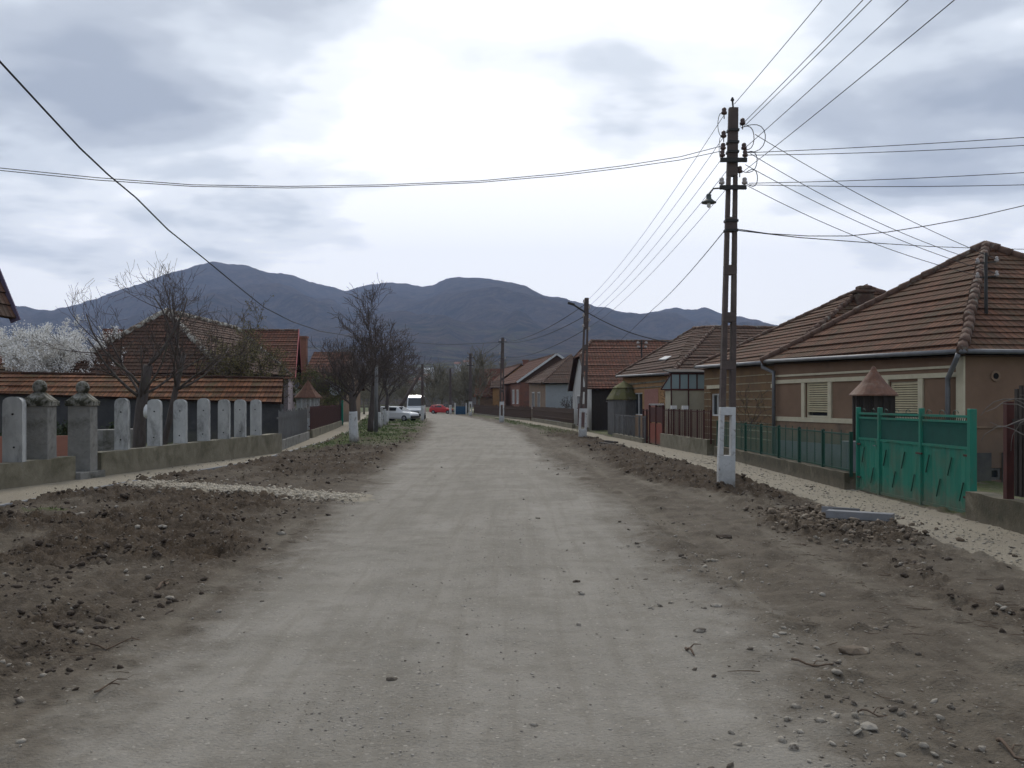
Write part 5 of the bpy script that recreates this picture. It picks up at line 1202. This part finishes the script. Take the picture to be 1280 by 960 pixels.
def make_tree(name, lab, base, h, r0, trunk_h, spread=1, nl=5, seed=1, levels=4, white=0, dens=1.0, group=None, bark='bark', twig='twig', lean=(0, 0), up=.25, minr=.006, cat='tree', leaves=None, nleaf=0, lsize=.05, limb=.5):
    rg = random.Random(seed); segs = grow(rg, (0, 0, -.15), h, r0, trunk_h, spread, nl, levels, up, dens, lean, limb)
    t = thing(name, lab, cat, base, group); off = Vector(base)
    m = MB()
    for lv in (0, 1):
        for p, r in segs[lv]: m.tube([q+off for q in p], [max(minr, x) for x in r], 9 if lv == 0 else 6)
    m.build('trunk', M[bark], t, True)
    m = MB()
    for lv in range(2, levels+1):
        for p, r in segs[lv]: m.tube([q+off for q in p], [max(minr, x) for x in r], 4 if lv == 2 else 3, cap=False)
    m.build('crown', M[twig], t, True)
    if leaves:
        lf = MB(); tips = [q for lv in range(2, levels+1) for p, r in segs[lv] for q in p]
        for i in range(nleaf):
            c = rg.choice(tips)+off+Vector((rg.gauss(0, 1), rg.gauss(0, 1), rg.gauss(0, 1)))*lsize*1.6
            u = Vector((rg.gauss(0, 1), rg.gauss(0, 1), rg.gauss(0, 1))).normalized()*lsize*rg.uniform(.6, 1.2); w = u.orthogonal().normalized()*lsize*.6
            lf.poly([c-u, c+w, c+u, c-w])
        lf.build('leaves', M[leaves], t)
    if white:
        p, r = segs[0][0]; zz_ = 0; pp = []; rr = []
        tot = sum((p[i+1]-p[i]).length for i in range(len(p)-1)); ln = 0
        for i in range(len(p)):
            if i: 
                sg = (p[i]-p[i-1]).length
                if ln+sg > white: f = (white-ln)/sg; pp.append(p[i-1].lerp(p[i], f)+off); rr.append(r[i-1]*(1-f)+r[i]*f+.012); break
                ln += sg
            pp.append(p[i]+off); rr.append(r[i]+.012)
        m = MB(); m.tube(pp, rr, 10); m.build('whitewashed_base', M['whitewash'], t, True)
    return t
# two pruned trees behind left fence
ta = W(173, 0, 31); ta.z = 0
make_tree('bare_tree', 'bare pruned tree with thick grey trunk behind the concrete fence, the left one of two', ta, 6.3, .22, 3.2, 1.15, 8, seed=15, dens=.8, up=.5, limb=.30, minr=.005)
tb = W(200, 0, 32); tb.z = 0
make_tree('bare_tree', 'slimmer bare tree leaning right behind the concrete fence, the right one of two', tb, 6.8, .12, 3.7, .9, 6, seed=24, dens=.9, lean=(.12, 0), up=.35, limb=.5, minr=.005)
# blossom tree
tcb = W(66, 0, 52); tcb.z = 0
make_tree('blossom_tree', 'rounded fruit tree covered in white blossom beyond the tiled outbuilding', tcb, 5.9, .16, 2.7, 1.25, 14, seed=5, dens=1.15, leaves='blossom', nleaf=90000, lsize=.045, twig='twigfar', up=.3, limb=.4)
# olive shrub tree
ts = W(303, 0, 49.7); ts.z = 0
make_tree('young_tree', 'thin tree with sparse young olive leaves in front of the old hipped roof', ts, 6.0, .10, 2.7, .9, 8, seed=8, dens=1.0, leaves='leafolive', nleaf=8500, lsize=.045, limb=.4, minr=.008)
tg = W(392, 0, 75); tg.z = 0
make_tree('green_bush', 'yellow green leafy bush behind the dark red picket fence', tg, 4.6, .08, 1.6, 1.1, 8, seed=9, leaves='leafgreen', nleaf=7000, lsize=.06, cat='bush')
for i, (px, Y, hh, lab) in enumerate(((70, 33, 1.9, 'dark evergreen shrub seen between the ball topped pillars and posts'), (133, 34, 2.0, 'dark evergreen shrub between the right pillar and the first post'), (12, 34, 1.6, 'dark evergreen shrub behind the post at the left edge'))):
    p = W(px, 0, Y); p.z = 0
    make_tree('evergreen_shrub', lab, p, 1.3, .05, .35, 1.7, 9, seed=40+i, levels=3, leaves='leafdark', nleaf=6000, lsize=.05, cat='shrub', group='dark shrubs behind the left fence')
# street trees left
t1 = G(443, 553); 
make_tree('street_tree', 'nearest left verge tree with long whitewashed trunk beside the footpath', t1, 5.0, .23, 2.5, .95, 7, seed=21, white=1.6, dens=1.15, minr=.007, up=.45, limb=.36)
for px, py, Y, hh, th, sd, ln_, lab, wh, sp_ in (
    (463, 541, 61, 8.4, 3.6, 37, (.0, 0), 'tall dark verge tree behind the whitewashed one, tallest of the left trees', 0, .55),
    (474, 534, 72, 6.6, 2.8, 32, (.0, 0), 'dense verge tree right of the short wooden pole', 1.3, 1.0),
    (482, 529, 84, 6.8, 2.6, 33, (.05, 0), 'verge tree with dark broad crown left of the white cars', 1.3, .8),
    (425, 530, 82, 6.0, 2.4, 34, (-.05, 0), 'bare tree over the green gate on the left side', 0, 1.2),
    ):
    p = W(px, 0, Y); p.z = 0
    make_tree('street_tree', lab, p, hh, .2, th, sp_, 6, seed=sd, white=wh, dens=1.1, minr=.008+.00006*Y, levels=4, lean=ln_, up=.5, limb=.38, group='bare trees along the left verge')
# small sapling in right yards
p = W(942, 0, 31.0); p.x = 7.6; p.z = 0; p = W(940, 0, 33.3); p.z = 0; p.x = 7.75
make_tree('sapling', 'thin leafless sapling in front of the banded ochre house', p, 2.4, .03, 1.1, .7, 5, seed=51, levels=3, dens=.8, minr=.006, leaves='leafolive', nleaf=250, lsize=.03)
p = Vector((7.05, 47.8, 0)); 
make_tree('sapling', 'small climbing tree against the ochre wall of the patched house', p, 2.3, .03, 1.0, .9, 5, seed=52, levels=3, dens=.9, minr=.01, leaves='leafolive', nleaf=300, lsize=.04)
p = Vector((4.9, 88, 0)); make_tree('sapling', 'leafless sapling against the pale grey house wall', p, 2.8, .04, 1.2, .9, 5, seed=53, levels=3, dens=.8, minr=.016)
# far trees: prototypes then copies
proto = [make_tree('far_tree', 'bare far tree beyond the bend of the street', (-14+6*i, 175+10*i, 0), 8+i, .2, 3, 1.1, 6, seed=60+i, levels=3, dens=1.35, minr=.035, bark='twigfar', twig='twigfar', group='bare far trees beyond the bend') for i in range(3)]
rg = random.Random(3)
spots = []
for k in range(60):
    Y = rg.uniform(165, 420); px = rg.uniform(395, 700)
    if 535 < px < 580 and Y < 200: continue
    spots.append((px, Y))
for px, Y in spots+[(598, 150), (575, 172), (552, 185), (540, 200), (584, 140+25), (505, 150), (470, 140), (455, 150), (440, 165)]:
    o = copy_tree(rg.choice(proto)); p = W(px, 0, Y); o.location = (p.x, p.y, 0 if Y < 280 else .0); s = rg.uniform(.6, 1.05); o.scale = (s, s, s); o.rotation_euler.z = rg.uniform(0, 6.28)

# ------------------------------------------------------------------ vehicles
def loft(m, stations):
    """stations: list of (y, [(x,z)...]) closed rings"""
    n = len(stations[0][1]); i0 = len(m.v)
    for y, ring in stations: m.v += [(x, y, z) for x, z in ring]
    def add(f): m.f.append(f); m.uv.append([(0, 0)]*len(f)); m.mi.append(0)
    for s in range(len(stations)-1):
        for j in range(n): a = i0+s*n+j; b = i0+s*n+(j+1) % n; add((a, b, b+n, a+n))
    add(tuple(i0+j for j in reversed(range(n)))); e = i0+(len(stations)-1)*n; add(tuple(e+j for j in range(n)))
def vehicle(name, lab, cat, loc, rz, body, cabin, W_, wheels, paintm, roofz, wr=.3, grille=True):
    """built around the origin with the nose at -y; body: [(y, z_low, z_belt, halfwidth)], cabin: [(y, z_roof, half width at roof)]"""
    t = thing(name, lab, cat, (0, 0, 0)); m = MB()
    loft(m, [(y, [(-w*.94, zl), (w*.94, zl), (w, zl+.15), (w, zb-.08), (w*.93, zb), (-w*.93, zb), (-w, zb-.08), (-w, zl+.15)]) for y, zl, zb, w in body]); b = m.build('body', paintm, t, bevel=.03)
    m = MB(); loft(m, [(y, [(-wb, zb), (wb, zb), (w, zr-.06), (w*.85, zr), (-w*.85, zr), (-w, zr-.06)]) for y, zb, wb, zr, w in cabin]); m.build('cabin', paintm, t, bevel=.03)
    # glazing: windscreen, rear screen, side glass slightly proud
    f, g2 = cabin[0], cabin[1]
    def scr(a, c, name, sg):
        m = MB(); y0, zb0, wb0, zr0, w0 = a; y1, zb1, wb1, zr1, w1 = c
        p = lambda t_, s: Vector((s*((1-t_)*(wb0 if zr0-zb0 < .2 else w0)+t_*w1)*.88, y0+(y1-y0)*t_+sg*.02, (zr0 if zr0-zb0 < .2 else zb0)+((zr1)-(zr0 if zr0-zb0 < .2 else zb0))*t_+.015))
        m.poly([p(.12, -1), p(.12, 1), p(.9, 1), p(.9, -1)]); m.build(name, M['glass'], t)
    scr(cabin[0], cabin[1], 'windscreen', -1); scr(cabin[-1], cabin[-2], 'rear_window', 1)
    ys = [c[0] for c in cabin[1:-1]]
    for sg in (-1, 1):
        m = MB()
        for a, c in zip(cabin[1:-2], cabin[2:-1]):
            for (u0, u1) in ((.04, .96),):
                ya, yb = a[0]+(c[0]-a[0])*u0, a[0]+(c[0]-a[0])*u1
                def q(y, a_, tt): return Vector((sg*(a_[2]+(a_[4]-a_[2])*tt+.014), y, a_[1]+(a_[3]-.06-a_[1])*tt))
                m.poly([q(ya, a, .2), q(yb, c, .2), q(yb, c, .92), q(ya, a, .92)])
        m.build('side_window', M['glass'], t)
    nose = body[0]
    for sg in (-1, 1):
        m = MB(); m.box((sg*nose[3]*.72, nose[0]-.01, nose[2]-.26), (.32, .06, .15)); m.build('headlight', M['lightglass'], t, bevel=.01)
        for wy in wheels:
            m = MB(); x = sg*(W_/2-.08); m.tube([(x-.1, wy, wr), (x+.1, wy, wr)], wr, 16); w = m.build('wheel', M['rubber'], t, bevel=.02)
            m = MB(); m.tube([(x+sg*.1, wy, wr), (x+sg*.112, wy, wr)], wr*.6, 12); m.build('rim', M['hub'], w)
    m = MB(); m.box((0, nose[0]-.02, nose[2]-.3), (nose[3]*.95, .05, .14)); m.build('grille', M['black'], t)
    m = MB(); m.box((0, nose[0]-.05, nose[1]+.03), (nose[3]*1.95, .16, .2)); m.build('bumper', M['steel'], t, bevel=.03)
    t.location = loc; t.rotation_euler.z = rz; return t
vp = W(520, 0, 110); 
van = vehicle('white_van', 'tall white panel van facing the camera left of the road', 'van', (vp.x, 110, 0), R(3),
    [(-2.6, .35, 1.0, .88), (-2.3, .3, 1.18, .96), (-1.6, .3, 1.3, .98), (2.6, .3, 1.35, .98)],
    [(-1.95, 1.2, .9, 1.3, .88), (-1.35, 1.3, .95, 2.35, .86), (-.7, 1.3, .97, 2.6, .88), (2.5, 1.3, .97, 2.6, .88), (2.6, 1.3, .96, 2.5, .86)], 1.98, (-1.75, 1.6), M['carwhite'], 2.6, .34)
m = MB(); m.box((0, -2.66, .62), (.5, .02, .12)); m.build('number_plate', M['white'], van).parent = van
vp = W(497, 0, 97)
vehicle('white_estate_car', 'white estate car parked at an angle beside the van', 'car', (vp.x, 97, 0), R(62),
    [(-2.0, .3, .7, .74), (-1.8, .25, .84, .8), (-.9, .22, .93, .82), (2.0, .25, .95, .8), (2.1, .35, .9, .78)],
    [(-1.1, .9, .74, .96, .72), (-.35, .93, .78, 1.42, .62), (.6, .93, .78, 1.45, .64), (1.6, .93, .78, 1.42, .62), (2.05, .93, .76, .98, .7)], 1.64, (-1.3, 1.25), M['carwhite'], 1.45, .3)
vp = W(552, 0, 156)
vehicle('red_car', 'red hatchback crossing behind the end of the road', 'car', (vp.x, 156, 0), R(80),
    [(-1.75, .3, .68, .72), (-1.55, .25, .82, .78), (-.7, .22, .92, .8), (1.7, .25, .95, .78), (1.8, .35, .9, .76)],
    [(-.9, .9, .72, .95, .7), (-.2, .92, .76, 1.4, .6), (.6, .92, .76, 1.42, .62), (1.45, .92, .76, 1.36, .58), (1.75, .92, .74, .97, .68)], 1.6, (-1.15, 1.15), M['carred'], 1.4, .29)
# bits at the end of the road
q = thing('blue_gate', 'small blue metal gate at the end of the road right of the red car', 'gate', (-9.1, 150, 0)); m = MB(); m.box((-7.6, 148, 0), (1.5, .06, 1.2)); m.build('panel', M['blue'], q)
for x in (-8.42, -6.78): m = MB(); m.box((x, 148, -.1), (.16, .16, 1.8)); m.build('post', M['white'], q)
for px, Y, hh, lab in ((477, 76, 1.5, 'short white painted stake left of the verge trees'), (481, 80, 1.4, 'short white painted stake right of the wooden pole'), (485, 92, 1.7, 'white painted stake in front of the white estate car'), (467, 66, 1.2, 'white painted stake beside the short wooden pole')):
    p = W(px, 0, Y); m = MB(); m.box((p.x, Y, -.1), (.2, .14, hh)); tag(m.build('white_stake', M['whitewash'], None, bevel=.02), lab, 'stake')
# satellite dish
p = W(418, 488, 74); d = thing('satellite_dish', 'grey satellite dish on a post behind the dark red picket fence', 'satellite dish', (p.x, p.y, 0)); m = MB(); m.tube([(p.x, p.y+.1, 0), (p.x, p.y+.1, p.z)], .04, 6); m.build('mast', M['gutter'], d)
m = MB(); prev = None
axis = Vector((.45, -1, .35)).normalized(); u = axis.orthogonal().normalized(); w = axis.cross(u); rings = []
for rr, dd in ((.02, 0), (.2, .03), (.35, .09), (.45, .16)): rings.append([p+axis*dd+(u*math.cos(a)+w*math.sin(a))*rr for a in np.linspace(0, 2*math.pi, 18)[:-1]])
for r0, r1 in zip(rings[:-1], rings[1:]):
    for j in range(17): m.poly([r0[j], r0[(j+1) % 17], r1[(j+1) % 17], r1[j]]); m.poly([r0[j]-axis*.01, r1[j]-axis*.01, r1[(j+1) % 17]-axis*.01, r0[(j+1) % 17]-axis*.01])
m.build('dish', M['greywall'], d, True)
m = MB(); m.tube([p, p+axis*.45+Vector((0, 0, -.1))], .015, 5); m.build('feed_arm', M['steel'], d)
# church on the hill
cb_ = W(536, 469, 880); ch = thing('church', 'white church with a bell tower on the far hillside', 'church', cb_)
a, b = W(530, 469, 880), W(541, 463, 880)
m = MB(); m.box(((a.x+b.x)/2, 886, a.z-3), (b.x-a.x, 12, 3+b.z-a.z)); m.build('nave', M['white'], ch)
m = MB(); x0, x1 = a.x-.3, b.x+.3; zt = b.z; m.raw([(x0, 879.5, zt), (x1, 879.5, zt), (x1, 892.5, zt), (x0, 892.5, zt), (x0, 886, zt+2.4), (x1, 886, zt+2.4)], [(0, 1, 5, 4), (2, 3, 4, 5), (0, 4, 3), (1, 2, 5)]); m.build('roof', M['greywall'], ch)
t0 = W(540.5, 469, 876); m = MB(); hh = W(0, 459, 876).z-t0.z; m.box((t0.x, 876, t0.z-3), (2.2, 2.2, hh+3)); tw = m.build('tower', M['white'], ch)
m = MB(); m.lathe((t0.x, 876, t0.z+hh), [(1.3, 0), (1.1, .8), (.9, 1.2), (.5, 2.0), (.12, 3.8)], 8); m.build('spire', M['gutter'], tw)
k = 0
for px, py, Y, lab in ((533, 474, 760, 'small white house on the hillside below the church'), (524, 480, 620, 'small white house left of the church slope'), (583, 456, 900, 'small pale house on the hillside right of the church'), (514, 484, 600, 'small house with brown roof above the white van'), (572, 458, 930, 'small white house high on the far hillside'), (537, 483, 600, 'small house with red roof below the church'), (421, 455, 840, 'white house on the hillside left of the street trees')):
    p = W(px, py, Y); o = thing('hillside_house', lab, 'house', p, 'houses scattered on the hillside'); m = MB(); m.box((p.x, Y, p.z-6), (5, 6, 8.2)); m.build('wall', M['whitewall'], o)
    m = MB(); z = p.z+2.2; m.raw([(p.x-3, Y-3.5, z), (p.x+3, Y-3.5, z), (p.x+3, Y+3.5, z), (p.x-3, Y+3.5, z), (p.x-3, Y, z+1.9), (p.x+3, Y, z+1.9)], [(0, 1, 5, 4), (2, 3, 4, 5), (0, 4, 3), (1, 2, 5), (0, 3, 2, 1)]); m.build('roof', M['brickred'], o)

# ------------------------------------------------------------------ ground litter
ICO_V = np.array([(0, .5257, .8507), (0, .5257, -.8507), (0, -.5257, .8507), (0, -.5257, -.8507), (.5257, .8507, 0), (.5257, -.8507, 0), (-.5257, .8507, 0), (-.5257, -.8507, 0), (.8507, 0, .5257), (-.8507, 0, .5257), (.8507, 0, -.5257), (-.8507, 0, -.5257)])
ICO_F = [(0, 2, 8), (0, 8, 4), (0, 4, 6), (0, 6, 9), (0, 9, 2), (2, 9, 7), (2, 7, 5), (2, 5, 8), (8, 5, 10), (8, 10, 4), (4, 10, 1), (4, 1, 6), (6, 1, 11), (6, 11, 9), (9, 11, 7), (7, 11, 3), (7, 3, 5), (5, 3, 10), (10, 3, 1), (1, 3, 11)]
ICO_F = np.array(ICO_F)
def scatter(name, lab, cat, X, Y, S, mat, seed, flat=.65, sink=.25, smooth=False):
    rs = np.random.RandomState(seed); n = len(X); Z = height(X, Y)
    v = ICO_V[None]*(1+rs.uniform(-.28, .28, (n, 12, 1))); v = v*np.stack([rs.uniform(.7, 1.3, n), rs.uniform(.6, 1.1, n), rs.uniform(flat*.6, flat*1.2, n)], -1)[:, None, :]
    a = rs.uniform(0, 6.28, n); c, s = np.cos(a)[:, None], np.sin(a)[:, None]; x = v[..., 0]*c-v[..., 1]*s; y = v[..., 0]*s+v[..., 1]*c
    b = rs.uniform(-.5, .5, n)[:, None]; z = v[..., 2]*np.cos(b)+x*np.sin(b)
    P_ = np.stack([x*S[:, None]+X[:, None], y*S[:, None]+Y[:, None], z*S[:, None]+(Z+S*sink*.6)[:, None]], -1).reshape(-1, 3)
    Fq = (ICO_F[None]+(np.arange(n)*12)[:, None, None]).reshape(-1, 3)
    me = bpy.data.meshes.new(name); me.vertices.add(len(P_)); me.vertices.foreach_set('co', P_.reshape(-1)); me.loops.add(len(Fq)*3); me.loops.foreach_set('vertex_index', Fq.reshape(-1).astype(np.int32))
    me.polygons.add(len(Fq)); me.polygons.foreach_set('loop_start', np.arange(0, len(Fq)*3, 3, dtype=np.int32)); me.update(calc_edges=True); me.materials.append(mat)
    o = bpy.data.objects.new(name, me); COL.objects.link(o); tag(o, lab, cat, None, 'stuff')
    return o
rs = np.random.RandomState(12)
def field(n, y0, y1, x0, x1, p=1.6):
    u = rs.uniform(0, 1, n); Y = (y0**(1-p)+u*(y1**(1-p)-y0**(1-p)))**(1/(1-p)); X = rs.uniform(x0, x1, n); return X, Y
def keep(X, Y, prob): k = rs.uniform(0, 1, len(X)) < prob; return X[k], Y[k]
X, Y = field(60000, 5, 60, -10, 6.5, 1.5); mk = masks(X, Y); X, Y = keep(X, Y, mk[2]*.6*sm(fbm(X*1.3, Y*1.3, 3, 55), .38, .6))
scatter('earth_clods', 'dark broken earth clods over the churned verges', 'earth clods', X, Y, .009+.045*rs.uniform(0, 1, len(X))**4.5+.0006*Y, M['clod'], 1, .7, .1)
X, Y = field(30000, 4.5, 45, -10, 7, 1.5); mk = masks(X, Y); edge = np.exp(-((X-RR(Y)-.0)/.7)**2); X, Y = keep(X, Y, np.clip(.045+.22*mk[2]*(fbm(X*.8, Y*.8, 2, 91) > .45)+edge*.9*sm(fbm(X*.9, Y*.5, 3, 92), .38, .62)+mk[1]*.2+mk[2]*.05, 0, 1)*(1-.75*mk[0]))
scatter('loose_stones', 'small pale stones strewn over the road edges and verges', 'stones', X, Y, .006+.03*rs.uniform(0, 1, len(X))**4+.0004*Y, M['stone'], 2)
# gravel along the middle of the road, and patches
X = np.concatenate([rs.normal(-.35, .45, 900), rs.normal(-.9, .45, 450), rs.normal(.6, .9, 500), rs.normal(2.3, .5, 700)]); Y = np.concatenate([rs.uniform(5, 17, 900), rs.normal(6.1, .35, 450), rs.uniform(5, 14, 500), rs.uniform(5.2, 14, 700)])
scatter('road_grit', 'loose grit along the middle of the dirt road', 'grit', X, Y, .003+.010*rs.uniform(0, 1, len(X))**4, nmat('grit', (.26, .235, .20), (.14, .12, .10), 1.3, (.36, .33, .29), 2, (.5, .55), bump=.3), 3)
# rubble at the right verge and along the strips
X = np.concatenate([rs.normal(5.0, .5, 700), rs.normal(4.9, .35, 350)]); Y = np.concatenate([rs.normal(15.4, 1.1, 700), rs.normal(16.3, .6, 350)])
scatter('stone_rubble', 'brown rubble heap in the right verge next to the concrete slabs', 'rubble', X, Y, .015+.06*rs.uniform(0, 1, len(X))**2.6, M['brownstone'], 4, .75, .2)
X = rs.uniform(-8.6, -2.9, 3800); Y = 22.6-(X+8.5)*.57+rs.normal(0, .42, 3800)
scatter('white_gravel', 'pale gravel laid across the left verge', 'gravel', X, Y, .015+.04*rs.uniform(0, 1, 3800)**3, nmat('white_gravel', (.50, .445, .36), (.33, .285, .22), 1.1, bump=.4), 5)
Y = rs.uniform(9, 34, 2600); X = RF(Y)-rs.uniform(0, 1.6, 2600)
scatter('path_gravel', 'coarse pale gravel on the right footpath', 'gravel', X, Y, .007+.022*rs.uniform(0, 1, 2600)**3, nmat('path_gravel', (.37, .335, .27), (.29, .26, .205), 1.1, bump=.4), 6)
# individual stones
for i, (px, py, s, lab) in enumerate(((203, 663, .075, 'flat pale stone lying on the churned left verge'), (905, 672, .10, 'grey stone at the end of a dark crack in the right verge'), (1086, 911, .05, 'white angular stone in the lower right dirt'), (895, 758, .05, 'pale flat stone at the right road edge'), (874, 790, .05, 'flat white stone below the other at the right road edge'), (1128, 688, .05, 'bright white stone in the right verge below the slabs'), (490, 849, .035, 'small yellowish stone on the road'), (720, 728, .04, 'dark clod lying in the middle of the road'), (1068, 812, .10, 'broad half buried grey stone in the right dirt'), (101, 645, .08, 'pale stone on the left churned earth near the kerb'), (352, 668, .07, 'pale stone at the left verge edge beside the road'))):
    p = G(px, py); rg2 = random.Random(i+200); m = MB(); vv = [Vector(v)*(1+rg2.uniform(-.22, .22)) for v in ICO_V]; z0 = gz(p.x, p.y)
    m.raw([(p.x+v.x*s*1.3, p.y+v.y*s, z0+v.z*s*.55+s*.15) for v in vv], [tuple(f) for f in ICO_F])
    tag(m.build('stone', M['clod'] if 'dark' in lab else (M['brownstone'] if 'buried' in lab else M['stone']), None, bevel=s*.12), lab, 'stone')
# sticks
for i, (pa, pb, r, lab) in enumerate((((1247, 925), (1280, 950), .012, 'grey branch poking in at the lower right corner'), ((990, 829), (1042, 838), .010, 'thin brown stick on the right dirt'), ((112, 815), (175, 808), .008, 'thin dark stick on the lower left dirt'), ((118, 873), (150, 862), .008, 'short dark twig near the lower left corner'), ((857, 812), (868, 820), .012, 'short pale wood chip at the right road edge'), ((196, 742), (210, 734), .016, 'forked pale piece of wood on the left verge'), ((1072, 893), (1110, 900), .007, 'small twigs beside the white stone at lower right'))):
    a, b = G(*pa), G(*pb); m = MB(); pth = []
    for t in np.linspace(0, 1, 7):
        q = a.lerp(b, t); q.z = gz(q.x, q.y)+r+.01+.012*math.sin(t*7+i); q.y += .01*math.sin(t*9+i); pth.append(q)
    m.tube(pth, [r*(1-.5*t) for t in np.linspace(0, 1, 7)], 6)
    mid = pth[3]; m.tube([mid, mid+Vector((.04, .05, .02)), mid+Vector((.10, .08, .01))], [r*.6, r*.4, r*.2], 5)
    tag(m.build('stick', M['stick'], None, True), lab, 'stick')
# concrete kerb slabs
a, b = G(1036, 648), G(1116, 652)
m = MB(); a0 = Vector((a.x, 15.5, .16)); b0 = Vector((G(1117, 655).x, 15.0, .12)); a0 = W(1034, 642, 15.6); b0 = W(1117, 647, 15.1); m.beam(a0, b0, .2, .12); tag(m.build('concrete_slab', M['newconc'], None, bevel=.008), 'grey concrete kerb slab lying on the rubble, the front one', 'slab', 'two concrete kerb slabs on the rubble')
m = MB(); a0 = W(1034, 637, 15.9); b0 = W(1068, 639, 16.6); m.beam(a0, b0, .2, .1); tag(m.build('concrete_slab', M['newconc'], None, bevel=.008), 'shorter grey concrete slab end behind the front kerb slab', 'slab', 'two concrete kerb slabs on the rubble')
# plank pieces on verge near second pole
m = MB(); m.beam(G(752, 556)+Vector((0, 0, .08)), G(778, 561)+Vector((0, 0, .1)), .25, .08); m.beam(G(757, 554)+Vector((0, 0, .1)), G(770, 557)+Vector((0, 0, .14)), .2, .07); tag(m.build('scrap_planks', M['wooddark'], None), 'dark scrap planks lying on the verge near the second pole', 'planks')
# plastic bag / cloth hung on the trunk
m = MB(); c = W(183, 515, 30.6); rg2 = random.Random(4); m.raw([tuple(c+Vector((v[0]*.11, v[1]*.08, v[2]*.3))*(1+rg2.uniform(-.3, .3))) for v in ICO_V], [tuple(f) for f in ICO_F]); tag(m.build('cloth_bag', M['white'], None, True), 'white and blue bag hanging on the pruned tree trunk', 'bag')
# grass blades
def blades():
    X, Y = field(150000, 14, 110, -22, 4, 1.2); mk = masks(X, Y); X2, Y2 = keep(X, Y, mk[3]*.9*(X > WL(Y))*(X < RF(Y)))
    pass
    Z = height(X2, Y2); n = len(X2); h = rs.uniform(.02, .075, n)*(1+Y2/110); a = rs.uniform(0, 6.28, n); w = .004+.00028*Y2; lx, ly = rs.normal(0, .03, n), rs.normal(0, .03, n)
    v = np.stack([np.stack([X2-w*np.cos(a), Y2-w*np.sin(a), Z-.01], -1), np.stack([X2+w*np.cos(a), Y2+w*np.sin(a), Z-.01], -1), np.stack([X2+lx, Y2+ly, Z+h], -1)], 1).reshape(-1, 3)
    me = bpy.data.meshes.new('grass'); me.from_pydata(v.tolist(), [], np.arange(n*3).reshape(-1, 3).tolist()); me.materials.append(M['grassblade']); o = bpy.data.objects.new('grass', me); COL.objects.link(o); tag(o, 'short green grass along the footpaths and under the trees', 'grass', None, 'stuff')
blades()

# straw, roots and twig bits lying in the earth
def debris():
    rg2 = random.Random(77); m = MB()
    for i in range(420):
        if i % 3: x, y = rg2.gauss(4.1, .8), rg2.uniform(5.5, 14)
        else: x, y = rg2.uniform(-8, -2.6), 5.5+rg2.random()**1.6*16
        if x > RP(y)-.2: continue
        a = rg2.uniform(0, 6.28); ln = rg2.uniform(.04, .22); r = rg2.uniform(.0015, .004); z = gz(x, y)+.006; pts = []
        for t in np.linspace(0, 1, 4): pts.append((x+math.cos(a)*ln*t+rg2.gauss(0, .008), y+math.sin(a)*ln*t+rg2.gauss(0, .008), z+rg2.uniform(0, .015)))
        m.tube(pts, [r, r, r*.8, r*.4], 4)
    tag(m.build('plant_debris', M['stick'], None), 'straw and root bits scattered in the dirt verges', 'plant debris', None, 'stuff')
debris()
